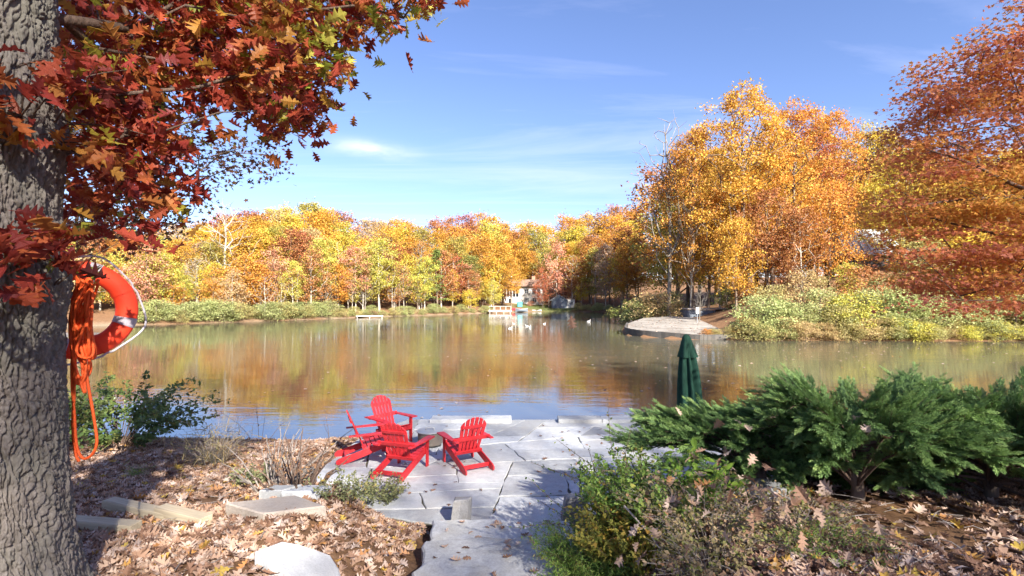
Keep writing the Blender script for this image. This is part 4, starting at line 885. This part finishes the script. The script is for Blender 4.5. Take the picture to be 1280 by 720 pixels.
# dock with railing
X0, Y0 = at(625, 0, 110.6)[:2]
dk = empty('dock', (X0, Y0, WZ), .05, label='wooden dock with white railing on the far shore below the white house', cat='dock')
bm_obj('deck_boards', box((0, 0, .62), (4.9, 2.0, .12)), M['dockwood'], dk)
for x in (-2.2, -.8, .8, 2.2):
    for y in (-.85, .85): bm_obj('pile', box((x, y, -.1), (.16, .16, 1.32)), M['dockwood'], dk)
for x in (-2.3, -1.1, .1, 1.3, 2.4): bm_obj('rail_post', box((x, .93, 1.05), (.09, .09, .8)), M['trim'], dk)
bm_obj('handrail', box((.05, .93, 1.47), (4.9, .11, .07)), M['trim'], dk); bm_obj('fascia', box((0, -1.02, .5), (4.9, .05, .3)), M['trim'], dk)
X0, Y0 = at(462, 0, 86.2)[:2]
jt = empty('jetty', (X0, Y0, WZ), .3, label='low pale jetty lying along the far left waterline', cat='jetty'); bm_obj('deck_boards', box((0, 0, .28), (4.4, 1.3, .1)), M['trim'], jt)
for x in (-2, 0, 2): bm_obj('pile', box((x, -.5, -.1), (.14, .14, .8)), M['dockwood'], jt)
def boat(name, px, Y, L, B, Hh, mat, lab, cat, yaw=0, gun=True, z=None):
    X = at(px, 0, Y)[0]; o = empty(name, (X, Y, (H1(X, Y) if z is None else z)), yaw, label=lab, cat=cat); k = 14; V = []; t = np.linspace(-1, 1, k)
    for tt in t:
        w_ = B/2*(1-abs(tt)**2.6)+.02; sh = Hh*(1+.35*tt*tt)
        for s, (a, zf) in enumerate(((-1, 1), (-.8, .35), (-.3, 0), (.3, 0), (.8, .35), (1, 1))): V.append((tt*L/2, a*w_, zf*sh))
        for a, zf in ((.86, 1), (.6, .3), (-.6, .3), (-.86, 1)): V.append((tt*L/2, a*w_, zf*sh))
    i = np.arange(k-1)[:, None]*10; j = np.arange(10)[None]; j2 = (j+1) % 10
    ac = Acc(); ac.add(V, [np.stack((i+j, i+10+j, i+10+j2, i+j2), -1).reshape(-1, 4), [tuple(range(10)), tuple(range(10*(k-1), 10*k))[::-1]]]); ac.obj('hull', mat, o)
    if gun:
        for x in (-.2, .2): bm_obj('thwart', box((x*L, 0, Hh*.8), (.22, B*.8, .04)), M['trim'], o)
        for s in (-1, 1): ac = Acc(); ac.add(*tube([(tt*L/2, s*(B/2*(1-abs(tt)**2.6)+.02), Hh*(1+.35*tt*tt)+.02) for tt in t], .035, 5)); ac.obj('gunwale', M['trim'], o)
    else:
        ac = Acc(); ac.add(*torus(.38, .04, 20, 6)); oo = ac.obj('cockpit_rim', M['dark'], o); oo.location = (0, 0, Hh*.95)
    return o
boat('rowing_boat', 652, 117.6, 2.9, 1.15, .62, M['bluegrey'], 'blue grey rowing boat with white gunwale drawn up beside the far dock', 'boat', .15, z=WZ+.08)
boat('kayak', 646, 119.5, 2.6, .7, .40, plain('red_plastic', (.45, .03, .05), .4), 'red kayak lying on the bank behind the rowing boat', 'kayak', .6, False)
boat('kayak', 671, 122.2, 2.2, .6, .3, M['trim'], 'small white kayak at the water edge right of the rowing boat', 'kayak', 0, False)
X0, Y0 = at(649.5, 0, 127)[:2]
tb = empty('storage_box', (X0, Y0, H1(X0, Y0)), .2, label='turquoise storage box standing on the lawn below the white house', cat='box'); mq = plain('turquoise_plastic', (.06, .50, .55), .5, .1)
bm_obj('box_body', box((0, 0, .55), (1.1, .9, 1.1)), mq, tb, .04); bm_obj('lid', box((0, 0, 1.15), (1.2, 1.0, .12), RZ(.08, 3, 'X')), mq, tb, .03)
X0, Y0 = at(664, 0, 130)[:2]
plant('bush', 'pink', 664, 130.5, H=1.4, wide=1.0, label='small red bush in front of the white house wall'); PLANTS[-1]['o']['label'] = PLANTS[-1]['label']; PLANTS[-1]['o']['category'] = 'bush'
# white water birds
def bird(px, py, yaw, s, lab):
    Y = F*(CAM_Z-WZ)/(py-HY); X = (px-640)/F*Y; o = empty('water_bird', (X, Y, WZ-.03), yaw, label=lab, cat='bird', group='white birds on the lake'); o.scale = (s*.52, s*.52, s*.52); mwh = M['trim']
    prof = [(-.42, .16, .005), (-.34, .14, .07), (-.2, .12, .14), (0, .12, .17), (.16, .13, .14), (.25, .19, .085), (.27, .27, .06), (.26, .36, .05), (.27, .44, .05), (.31, .48, .065), (.35, .47, .05), (.38, .46, .02)]
    ac = Acc(); P = np.array([(a, 0, b) for a, b, c in prof]); ac.add(*tube(spline(P, 3), np.interp(np.arange(0, len(prof)-1+1e-6, 1/3), np.arange(len(prof)), [c for a, b, c in prof]), 12)); ac.obj('body', mwh, o, smooth=True)
    ac = Acc(); ac.add(*tube([(.37, 0, .46), (.46, 0, .44)], (.022, .004), 6)); ac.obj('beak', plain('beak_orange', (.6, .25, .03), .5), o); return o
bird(637.5, 411, .2, 1.0, 'white water bird floating furthest left on the lake'); bird(658.5, 408, 2.9, 1.0, 'white water bird with low neck, left one of the close pair')
bird(662.5, 409.5, 1.2, 1.25, 'white water bird with tall neck, right one of the close pair'); bird(680.5, 405, .4, .9, 'white water bird alone to the right of the pair'); bird(642, 404.8, 2.6, .9, 'white water bird nearest the far dock'); bird(736, 402.2, 0, 1.3, 'white water bird right of the hanging leaf near the gravel point')
# raised deck on the point
X0, Y0 = at(881, 0, 60)[:2]; zb = H1(X0-2.2, Y0-1.2)-.1
dp = empty('raised_deck', (X0, Y0, zb), label='raised grey wooden deck with boarded side at the back of the gravel point', cat='deck'); hd = 1.77-zb
bm_obj('deck_top', box((0, 0, hd), (5.0, 2.9, .14)), M['dockwood'], dp); bm_obj('skirt', box((-.95, -1.3, hd/2-.08), (2.8, .08, hd-.16)), M['bluegrey'], dp); bm_obj('skirt', box((-2.38, .1, hd/2-.08), (.08, 2.7, hd-.16)), M['bluegrey'], dp)
for x in (.6, 2.3): bm_obj('post', box((x, -1.3, hd/2-.1), (.14, .14, hd-.1)), M['greywood'], dp)
X1, Y1 = at(871.5, 0, 51.6)[:2]
nb = empty('notice_board', (X1, Y1, H1(X1, Y1)), .2, label='small white board on a thin stake beside the bare tree on the point', cat='sign'); bm_obj('stake', box((0, 0, .8), (.06, .06, 1.6)), M['greywood'], nb); bm_obj('board', box((0, -.05, 1.35), (.34, .04, .62)), M['trim'], nb)
# metal roofed house up the right bank
X0, Y0 = at(1090, 0, 73)[:2]; Z0 = H1(X0, Y0)
m = NT('metal_roof'); v = m.coord(); wv3 = m.n('TexWave', wave_type='BANDS', bands_direction='X'); wv3.inputs['Scale'].default_value = .42; m.l(v, wv3.inputs['Vector'])
m.set(Base_Color=m.ramp(m.noise(v, .8, 4), [(.3, (.40, .46, .49)), (.7, (.56, .61, .62))]), Roughness=.55)
h2 = empty('hill_house', (X0, Y0, Z0), label='house with pale metal roof half hidden by trees up the right bank', cat='house'); ev, rg = 9.1-Z0, 13.2-Z0
bm_obj('wall', box((3.5, 3.2, ev/2-.3), (13.4, 5.6, ev+.4)), plain('dark_siding', (.11, .10, .10), .8, .2, 3), h2)
bm_obj('wing_wall', box((8.6, 1.2, ev/2+.6), (5.0, 3.2, ev+1.6)), M['siding'], h2)
bm_obj('roof', prism([(0, ev), (0, ev+.16), (3.2, rg), (6.6, ev+.16), (6.6, ev)], -3.6, 5.6, lambda a, b, h: (h, a-.2, b)), m.m, h2)
for k in range(9): bm_obj('roof_seam', box((-3.2+k*1.05, 1.38, (ev+rg)/2+.14), (.05, 3.2*1.28, .06), RZ(math.atan2(rg-ev-.16, 3.2), 3, 'X')), M['greywood'], h2)
bm_obj('flue', box((-3.3, 2.9, rg+.4), (.3, .3, 1.6)), M['greywood'], h2)
for x in (7.4, 9.4): window(h2, (x, -.44, ev*.75), 1.0, 1.3)
window(h2, (-2.2, .38, ev*.55), 1.1, 1.4)

# ------------------------------------------------------------------ near plants
def pale_plant(name, lab, cat, x, y, seed, n=60, h=.6, r=.35, leaf=.05, per=16, ramp=None, stem=.003, proto=DIAMOND, lean=(0, 0), arch=.25, smat=None, tilt=.9, spread=.6, start=.15, flat_tip=0, zoff=0):
    """a clump of stems from one root, leaves set along them"""
    rg_ = np.random.default_rng(seed); z = H1(x, y)+zoff; o = empty(name, (x, y, z), label=lab, cat=cat); sa = Acc(); LP = []; LR = []
    for i in range(n):
        a = rg_.uniform(0, 2*math.pi); q = math.sqrt(rg_.random()); b0 = np.array((math.cos(a), math.sin(a), 0))*r*.45*q; L = h*rg_.uniform(.55, 1.05)*(1-.25*q)
        d = np.array((math.cos(a)*q*spread+lean[0], math.sin(a)*q*spread+lean[1], 1.0)); d /= np.linalg.norm(d); bd = np.array((math.cos(a), math.sin(a), 0))
        P = [b0+d*L*t+bd*arch*L*t*t*q+np.array((0, 0, -.35*arch*L*t*t*t))+rg_.normal(0, .012, 3)*min(1, t*4) for t in np.linspace(0, 1, 6)]; P = np.array(P); P[0, 2] -= .03; gq = rg_.random()
        sa.add(*tube(P, np.linspace(stem, stem*.35, 6), 4, False))
        m = rg_.poisson(per)
        if m:
            t = start+(1-start)*rg_.random(m)**.8; k = t*5; i0 = np.minimum(k.astype(int), 4); LP.append(P[i0]+(P[i0+1]-P[i0])*(k-i0)[:, None]+rg_.normal(0, leaf*.45, (m, 3))); LR.append(np.clip(.55*gq+.45*rg_.random(m), 0, 1))
    sa.obj('stem', smat or M['twig'], o)
    if LP:
        LP = np.concatenate(LP); LR = np.concatenate(LR); V, Fc, rr = scatter(LP, proto, leaf*rg_.uniform(.6, 1.25, len(LP)), rot_leaves(rg_, len(LP), tilt), LR); link('foliage', npmesh('foliage', V, Fc, ramp, False, rr), o)
    return o
NARROW = (np.array(((0, -.5, 0), (.10, -.1, .03), (0, .5, -.05), (-.10, -.1, .03))), [np.array(((0, 1, 2), (0, 2, 3)))])
BLADE = (np.array(((-.018, -.5, 0), (.018, -.5, 0), (.012, .05, .03), (0, .5, -.06), (-.012, .05, .03))), [np.array(((0, 1, 2, 4),)), np.array(((4, 2, 3),))])
OVAL = (np.array(((0, -.5, 0), (.2, -.25, .04), (.25, .1, .05), (0, .5, 0), (-.25, .1, .05), (-.2, -.25, .04))), [np.array(((0, 1, 2, 3), (0, 3, 4, 5)))])
G1 = leaf_ramp('herb_green', [(0, (.07, .13, .03)), (.4, (.15, .26, .05)), (.75, (.27, .36, .08)), (.93, (.36, .34, .08)), (1, (.40, .22, .06))], .4)
G2 = leaf_ramp('grey_green', [(0, (.10, .12, .055)), (.5, (.21, .23, .11)), (.85, (.33, .33, .15)), (1, (.50, .33, .07))], .35)
G3 = leaf_ramp('glossy_green', [(0, (.05, .09, .03)), (.5, (.12, .18, .05)), (.85, (.23, .26, .08)), (1, (.34, .22, .07))], .3, .35)
G4 = leaf_ramp('yellow_herb', [(0, (.12, .16, .03)), (.4, (.30, .30, .06)), (.7, (.46, .36, .07)), (1, (.50, .26, .06))], .4)
BR = leaf_ramp('dead_leaves', [(0, (.10, .055, .03)), (.4, (.24, .13, .07)), (.75, (.40, .24, .13)), (1, (.45, .20, .06))], .3, .8)
MIXED = leaf_ramp('drying_leaves', [(0, (.09, .10, .03)), (.3, (.20, .22, .06)), (.5, (.30, .24, .12)), (.75, (.42, .30, .19)), (1, (.40, .20, .09))], .35, .8)
STRAW = leaf_ramp('dry_grass', [(0, (.20, .14, .07)), (.5, (.38, .29, .15)), (1, (.30, .30, .11))], .3, .8)
p = at(165, 545, 10.4); pale_plant('evergreen_shrub', 'evergreen shrub with bare dark stems at the water edge behind the life ring', 'shrub', -8.0, 10.5, 1, 95, 1.95, .9, .10, 40, G3, .008, OVAL, (.30, 0), .6, None, .9, 1.0, .42)
pale_plant('evergreen_shrub', 'evergreen shrub half hidden behind the oak trunk by the water', 'shrub', -9.3, 10.2, 2, 70, 1.8, .85, .10, 38, G3, .009, OVAL, (.1, 0), .3, None, .9, .7, .45)
p = on_ground(265, 582); pale_plant('grass_tuft', 'dry grass tuft with upright dark stalks near the left shore', 'grass tuft', p[0], p[1], 3, 90, .95, .42, .34, 5, STRAW, .006, BLADE, (.05, 0), .35, M['twig_grey'], .5, .65, 0)
p = on_ground(345, 612); pale_plant('bare_shrub', 'bare woody shrub with cut stems and twigs left of the patio', 'shrub', p[0], p[1], 4, 34, .95, .55, .06, 2.5, BR, .014, DIAMOND, (.1, 0), .15, M['twig_grey'], .9, .95, .3)
p = on_ground(372, 616); pale_plant('bare_shrub', 'twiggy bare shrub stump touching the left patio edge', 'shrub', p[0], p[1], 5, 26, .8, .5, .06, 2, BR, .016, DIAMOND, (0, 0), .1, M['twig'], .9, 1.0, .3)
p = on_ground(318, 606); pale_plant('low_herb', 'low green herb growing at the foot of the bare shrub', 'plant', p[0], p[1], 6, 45, .36, .4, .05, 20, G2, .003)
p = on_ground(462, 632); pale_plant('low_herb', 'grey green leafy plant at the corner of the patio behind the chairs', 'plant', p[0], p[1], 7, 85, .52, .62, .050, 24, G2, .003, OVAL, spread=.8)
p = on_ground(428, 628); pale_plant('low_herb', 'yellow green herb left of the grey green patio plant', 'plant', p[0], p[1], 8, 40, .5, .35, .045, 16, G2, .003, OVAL)
for px, py, s in ((55+270, 560, 0), (415, 560, 1)):
    p = on_ground(px, py); pale_plant('thin_sapling', ['thin bare sapling by the left shore behind the cut shrub', 'thin bare sapling at the waterline left of the chairs'][s], 'sapling', p[0], p[1], 60+s, 4, 1.3, .15, .05, 1, BR, .006, lean=(.15, 0))
p = on_ground(205, 600); pale_plant('grass_tuft', 'small green tuft in the leaves right of the oak trunk', 'grass tuft', p[0]-.4, p[1], 9, 40, .14, .12, .14, 5, G1, .0015, BLADE)
# weeds on the right of the steps
pale_plant('weed_clump', 'fine leaved green weed clump right of the lowest steps', 'weed', .86, 5.05, 11, 260, .66, .68, .042, 52, G1, .0022, NARROW, (-.12, -.1), .3, spread=.7, zoff=.0)
pale_plant('weed_clump', 'green weed clump at the bottom edge beside the nearest step', 'weed', .72, 4.45, 12, 170, .55, .55, .042, 46, G1, .0022, NARROW, (-.1, 0), .3)
pale_plant('weed_clump', 'tall green and yellow weed clump in front of the juniper', 'weed', 1.42, 5.35, 13, 230, 1.0, .85, .048, 44, G1, .003, OVAL, (-.05, 0), .2, spread=.5)
pale_plant('weed_clump', 'yellowing weed clump among the green ones by the steps', 'weed', 1.15, 4.85, 14, 150, .76, .6, .048, 34, G4, .003, OVAL, (-.05, 0), .25)
pale_plant('weed_clump', 'brown dried weed clump below the juniper, left one', 'weed', 1.75, 4.6, 15, 170, .66, .75, .042, 13, MIXED, .003, DIAMOND, (.05, 0), .5, M['twig_grey'], spread=.95)
pale_plant('weed_clump', 'brown dried weed clump below the juniper, right one', 'weed', 2.5, 4.55, 16, 170, .48, .9, .040, 10, MIXED, .003, DIAMOND, (.1, 0), .6, M['twig_grey'], spread=1.2)
pale_plant('weed_clump', 'low brown weed clump at the bottom edge of the view', 'weed', 1.6, 3.95, 17, 160, .42, .7, .042, 11, MIXED, .003, DIAMOND, (0, 0), .5, M['twig_grey'], spread=1.1)
pale_plant('weed_clump', 'sparse green weed clump at the right bottom among fallen leaves', 'weed', 2.45, 3.95, 18, 70, .3, .6, .036, 22, G1, .002, NARROW, (0, 0), .4, spread=1.0)
pale_plant('weed_clump', 'bright green broad leaved sprig rising before the juniper', 'weed', 1.86, 5.2, 19, 9, .95, .2, .11, 12, leaf_ramp('fresh_green', [(0, (.10, .22, .03)), (1, (.30, .42, .06))], .45), .005, OVAL, (.25, 0), .2, None, .7, .4, .35)
bb = empty('arching_shrub', (1.25, 5.6, H1(1.25, 5.6)), label='small leaved shrub whose thin twigs arch left over the patio', cat='shrub'); rg_ = np.random.default_rng(91); sa = Acc(); LP = []
for tip, mid in (((690, 545), (745, 585)), ((664, 578), (720, 598)), ((660, 597), (710, 640)), ((640, 660), (700, 655)), ((760, 500), (765, 560)), ((735, 560), (750, 600)), ((790, 530), (780, 580)), ((672, 625), (715, 650)), ((705, 590), (742, 620))):
    Yt = 5.3+rg_.uniform(-.5, .2); P = spline([(1.25, 5.6, H1(1.25, 5.6)), at((mid[0]+800)/2, mid[1]+12, 5.5), at(*mid, (Yt+5.5)/2), at(*tip, Yt)], 8); sa.add(*tube(P-np.array(bb.location), np.linspace(.006, .0018, len(P)), 5, False))
    q = P[len(P)//3:]; 
    for t in np.linspace(0, 1, 46): LP.append(q[min(len(q)-1, int(t*(len(q)-1)))]+rg_.normal(0, .014, 3)-np.array(bb.location))
sa.obj('stem', M['twig'], bb, smooth=True); LP = np.array(LP); V, Fc, rr = scatter(LP, OVAL, .036*rg_.uniform(.6, 1.2, len(LP)), rot_leaves(rg_, len(LP), .9), rg_.random(len(LP))); link('foliage', npmesh('foliage', V, Fc, G3, False, rr), bb)

# ------------------------------------------------------------------ junipers: tiers of feathery sprays
def spray_proto(seed):
    r = np.random.default_rng(seed); V = []; Fc = []
    def blade(a, d, L, w):
        d = np.array(d)/np.linalg.norm(d); s = np.cross(d, (r.normal(0, .4), r.normal(0, .4), 1)); s = s/np.linalg.norm(s); n = len(V); a = np.array(a)
        V.extend([a, a+d*L*.4+s*w, a+d*L, a+d*L*.4-s*w]); Fc.extend([(n, n+1, n+2), (n, n+2, n+3)])
    for i in range(13):                       # a plumed tip: short scale-leaved shoots all round one axis
        t = i/13; base = np.array((0, t*.9, .0)); a = r.uniform(0, 2*math.pi); L = .34*(1-t)**.6+.10
        for q in range(2):
            a += math.pi*r.uniform(.7, 1.3); d = np.array((math.cos(a)*.62, .85, math.sin(a)*.42+.1)); blade(base, d, L, .030); blade(base+d*L*.35, d+np.array((r.normal(0, .5), .1, r.normal(0, .4))), L*.6, .026)
    blade((0, .85, 0), (0, 1, .1), .24, .028); return np.array(V), [np.array(Fc)]
SPRAY = [spray_proto(i) for i in range(4)]
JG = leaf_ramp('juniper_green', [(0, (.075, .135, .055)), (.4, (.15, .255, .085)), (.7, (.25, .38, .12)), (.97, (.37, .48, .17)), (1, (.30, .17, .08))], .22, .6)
def juniper(x, y, seed, nb, rx, ry, h, lab, lean=(0, 0), zlow=.30, dens=46, left=0):
    r = np.random.default_rng(seed); z = H1(x, y); o = empty('juniper', (x, y, z-.03), label=lab, cat='juniper'); sa = Acc(); SP = []; SD = []; SZ = []; SR = []; trunkr = Acc()
    trunkr.add(*tube(spline([(0, 0, -.05), (.03, .0, .2), (-.06, .05, .45), (-.02, .1, .7)], 4), np.linspace(.075, .045, 13), 9, False))
    for i in range(nb):
        a = i*2.39996+r.normal(0, .25); e = r.random()**.8; tz = zlow+(h-zlow)*e; q = math.sqrt(max(.05, 1-(.86*e)**2))*r.uniform(.8, 1.1)
        tip = np.array((math.cos(a)*rx*q+lean[0], math.sin(a)*ry*q+lean[1], tz+r.normal(0, .07))); s = np.array((0, 0, r.uniform(.12, .6)))
        dv = tip-s; P = spline([s, s+dv*np.array((.22, .22, .38)), s+dv*np.array((.55, .55, .86)), s+dv*np.array((.82, .82, 1.03)), tip+np.array((0, 0, -.03))], 6); n = len(P); sa.add(*tube(P, np.linspace(.020, .004, n), 5, False))
        L = np.linalg.norm(tip-s)
        nb_ = int(11*L)+3                     # side branches, each one a feathered plume
        for t in np.linspace(.36, 1, nb_):
            k = t*(n-1); i0 = min(n-2, int(k)); p = P[i0]+(P[i0+1]-P[i0])*(k-i0); d = nrm(P[i0+1]-P[i0]); sg = 1 if r.random() < .5 else -1
            side = nrm(np.cross(d, (0, 0, 1.))); dd = nrm(d*r.uniform(.7, 1.1)+side*sg*(r.uniform(.15, .9)*(1.05-t*.8))+np.array((0, 0, r.normal(.16, .14)))); PL = r.uniform(.24, .44)*(1.05-.25*t); tone = r.random()
            sa.add(*tube([p, p+dd*PL], (.004, .0015), 4, False)); s2 = nrm(np.cross(dd, (0, 0, 1.)))
            for m_i in range(9):
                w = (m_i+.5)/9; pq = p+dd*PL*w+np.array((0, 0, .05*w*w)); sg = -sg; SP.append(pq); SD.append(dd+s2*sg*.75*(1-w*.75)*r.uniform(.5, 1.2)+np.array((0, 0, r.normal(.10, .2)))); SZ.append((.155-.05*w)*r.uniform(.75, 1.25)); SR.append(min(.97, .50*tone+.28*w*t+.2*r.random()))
    trunkr.obj('trunk', M['bark'], o, smooth=True); sa.obj('branch', M['twig'], o, smooth=True)
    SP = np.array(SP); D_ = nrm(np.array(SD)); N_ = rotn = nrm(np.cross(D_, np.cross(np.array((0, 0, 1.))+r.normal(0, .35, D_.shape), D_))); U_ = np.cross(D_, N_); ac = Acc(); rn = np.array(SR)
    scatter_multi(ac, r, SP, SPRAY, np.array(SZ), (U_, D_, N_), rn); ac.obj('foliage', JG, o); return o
juniper(3.05, 6.35, 1, 58, 1.50, 1.0, .84, 'dark green juniper spreading left in front of the closed umbrella', (-.1, -.1), .34)
juniper(3.72, 5.55, 2, 52, 1.25, 1.0, 1.12, 'juniper with its bare forked trunk showing above bare soil', (.15, .15), .64)
juniper(5.35, 5.75, 3, 78, 1.55, 1.25, 1.18, 'big dark green juniper at the right edge with low drooping sprays', (0, -.1), .24)
juniper(4.7, 7.0, 4, 70, 1.5, 1.0, 1.12, 'juniper at the back between the right one and the water', (0, 0), .4)

# ------------------------------------------------------------------ fallen leaves
rng = np.random.default_rng(101)
C_LIT = [(0, (.12, .065, .045)), (.2, (.25, .14, .09)), (.42, (.38, .24, .165)), (.62, (.48, .34, .255)), (.87, (.55, .44, .38)), (.94, (.46, .22, .08)), (.98, (.50, .32, .07)), (1, (.55, .44, .10))]
M['litter'] = leaf_ramp('fallen_leaf', C_LIT, .2, .7)
def litter(name, xy, size, seed, lift=.03, dens_noise=None, shift=0):
    r = np.random.default_rng(seed); z = hgt(xy[:, 0], xy[:, 1]); P = np.c_[xy, z+.012+lift*r.random(len(xy))**2]; fr = rot_leaves(r, len(P), .33); rn = np.clip(r.random(len(P))**(1+shift), 0, .999)
    a = Acc(); scatter_multi(a, r, P, FLAT, size*r.uniform(.35, 1.25, len(P)), fr, rn); o = a.obj(name, M['litter']); return tag(o, kind='stuff')
_r = np.random.default_rng(9); FLAT = [oak_leaf(_r, c1, c2, lo) for c1, c2, lo in ((.35, -.3, 1.0), (-.45, .35, .9), (.9, .5, .75), (.2, .9, 1.0), (1.3, -.4, .7), (-.2, -.8, 1.1), (.6, .6, 1.25))]
def spread(n, x0, x1, y0, y1, keep):
    P = rng.uniform((x0, y0), (x1, y1), (n, 2)); dl = segdist(P, LAKE); P = P[(~inpoly(P, LAKE)) & ~(inpoly(P, PATIO)) & ~(inpoly(P, STEPS))]; return P[keep(P) > rng.random(len(P))]
left = spread(46000, -10.5, -1.0, 3.4, 12.0, lambda P: (P[:, 0] > -1.02*P[:, 1]-.6)*np.where(fbm(P[:, 0]*.8, P[:, 1]*.8, 2) > .37, 1, .5)*np.where((np.hypot((P[:, 0]+1.75)*1.0, P[:, 1]-4.9) < .6), .6, 1)*np.where(np.hypot((P[:, 0]+3.4), (P[:, 1]-6.15)*2) < .55, .12, 1))
litter('fallen_leaves', left, .125, 1)
right = spread(22000, .75, 7.5, 3.2, 8.2, lambda P: (P[:, 0] < 1.03*P[:, 1]+.5)*np.where(np.hypot((P[:, 0]-3.6)*.75, P[:, 1]-5.0) < .9, .16, .75)*np.where(fbm(P[:, 0]*1.1, P[:, 1]*1.1, 4) > .42, 1, .35))
litter('fallen_leaves', right, .13, 2, shift=.35)
P = rng.uniform((-3.2, 7.0), (4.9, 12.4), (170, 2)); P = P[inpoly(P, PATIO) & (fbm(P[:, 0]*.9, P[:, 1]*.9, 21) > .44)]; a = Acc(); scatter_multi(a, rng, np.c_[P, np.full(len(P), .014)], FLAT, .10*rng.uniform(.6, 1.1, len(P)), rot_leaves(rng, len(P), .15), rng.random(len(P))*.4); tag(a.obj('patio_leaves', M['litter']), kind='stuff')
P = rng.uniform((-.95, 3.8), (.75, 6.7), (60, 2)); zt = np.where(P[:, 1] > 5.95, .14, np.where(P[:, 1] > 5.3, .27, .41)); a = Acc(); scatter_multi(a, rng, np.c_[P, zt+.014], FLAT, .11*rng.uniform(.6, 1.1, len(P)), rot_leaves(rng, len(P), .2), rng.random(len(P))*.9); tag(a.obj('step_leaves', M['litter']), kind='stuff')
P = rng.uniform((10.5, 41), (20, 59), (420, 2)); P = P[inpoly(P, PAD)]; a = Acc(); V, Fc, rr = scatter(np.c_[P, padz(P[:, 0], P[:, 1])+.02], DIAMOND, .17*rng.uniform(.6, 1.4, len(P)), rot_leaves(rng, len(P), .2), rng.random(len(P))*.95); tag(link('gravel_leaves', npmesh('gravel_leaves', V, Fc, M['litter'], False, rr)), kind='stuff')
a = Acc()
for i_ in range(330):
    x_, y_ = (rng.uniform(-7, -1.2), rng.uniform(3.8, 11)) if i_ < 210 else (rng.uniform(1.2, 6), rng.uniform(3.4, 6.2)); z_ = H1(x_, y_)+.045; an = rng.uniform(0, 3.14); L_ = rng.uniform(.08, .32); d_v = np.array((math.cos(an), math.sin(an), rng.normal(0, .15)))*L_
    a.add(*tube([(x_, y_, z_), np.array((x_, y_, z_+.01))+d_v*.5+rng.normal(0, .01, 3), np.array((x_, y_, z_))+d_v], (.005, .004, .002), 4, False))
tag(a.obj('twig_litter', M['twig_grey']), kind='stuff')
# leaves caught in the weeds and junipers
P = np.concatenate((np.c_[rng.normal(1.5, .45, 75), rng.normal(4.6, .45, 75), rng.uniform(.15, .62, 75)], np.c_[rng.normal(2.4, .4, 40), rng.normal(4.4, .4, 40), rng.uniform(.1, .35, 40)], np.c_[rng.uniform(1.8, 6, 46), rng.normal(5.6, .3, 46), rng.uniform(.45, 1.0, 46)]))
P = P[P[:, 0] > .9]; P[:, 2] += hgt(P[:, 0], P[:, 1]); a = Acc(); scatter_multi(a, rng, P, FLAT+OAK, .135*rng.uniform(.6, 1.2, len(P)), rot_leaves(rng, len(P), 1.1), .15+rng.random(len(P))*.8); tag(a.obj('caught_leaves', M['litter']), kind='stuff')
# leaves floating on the lake
P = np.concatenate((rng.uniform((8, 24), (36, 40), (260, 2)), rng.uniform((-9, 14), (9, 30), (70, 2)))); P = P[inpoly(P, LAKE)]; a = Acc(); V, Fc, rr = scatter(np.c_[P, np.full(len(P), WZ+.006)], DIAMOND, .14*rng.uniform(.6, 1.3, len(P)), rot_leaves(rng, len(P), .08), .5+.5*rng.random(len(P))); tag(link('floating_leaves', npmesh('floating_leaves', V, Fc, M['litter'], False, rr)), kind='stuff')
# the one leaf in the air, and a broken branch in the weeds
V, Fc, rr = scatter(np.array([at(715, 403, 4.2)]), OAK[1], np.array([.115]), (np.array([(.95, .1, .2)]), np.array([(.15, -.3, -.94)]), np.array([(0, -.95, .3)])), np.array([.04])); tag(link('hanging_leaf', npmesh('hanging_leaf', V, Fc, M['litter'], False, rr)), 'single brown oak leaf hanging in the air before the lake', 'leaf')
ac = Acc(); ac.add(*tube(spline([at(780, 632, 4.7), at(812, 668, 4.5), at(838, 705, 4.3), at(850, 722, 4.2)], 4), np.linspace(.009, .006, 13), 6)); tag(ac.obj('dry_stick', plain('dry_stick', (.42, .36, .30), .8), None, smooth=True), 'pale dry stick lying across the brown weeds', 'stick')
# labels: kind and colour, then where it stands counted from a landmark
LAND = [(150, 'the life ring'), (281, 'the leafless white tree'), (546, 'the green pine'), (660, 'the white house'), (705, 'the boathouse'), (806, 'the gravel point'), (865, 'the raised deck'), (1080, 'the metal roofed house')]
ORD = ['nearest', 'second', 'third', 'fourth', 'fifth', 'sixth', 'seventh', 'eighth', 'ninth', 'tenth', 'eleventh', 'twelfth', 'thirteenth', 'fourteenth', 'fifteenth']
cells = {}
for p in PLANTS:
    if p['label']:
        if p['label'] != 'x': tag(p['o'], p['label'], 'tree')
        continue
    lx, ln = min(LAND, key=lambda L: abs(L[0]-p['px'])); cells.setdefault((p['kd'] if p['kd'] in ('bush', 'young', 'sparse') else 'tree', COLS[p['col']][0], p['row'], ln, p['px'] >= lx), []).append((abs(p['px']-lx), p))
KN = {'bush': ('bush', 'bush'), 'young': ('small tree', 'tree'), 'sparse': ('thin leaved tree', 'tree'), 'tree': ('tall tree', 'tree')}
ROWS = {'back': 'back row', 'middle': 'middle row', 'front': 'front row', 'waterside': 'waterside', 'shore': 'low shoreline', 'right bank': 'right bank', 'right shore': 'right waterline', 'point': 'gravel point', 'behind': 'hilltop'}
for (kd, cn, row, ln, right), L in cells.items():
    L.sort(key=lambda t: t[0])
    for i, (_, p) in enumerate(L):
        pos = '' if len(L) == 1 else ', %s on that side' % ORD[i]
        tag(p['o'], f"{ROWS[row]} {cn} {KN[kd][0]}, {'' if len(L) == 1 else ORD[i]+' '}{'right' if right else 'left'} of {ln}", KN[kd][1], {'bush': 'bushes along the banks'}.get(kd, 'autumn trees round the lake'))
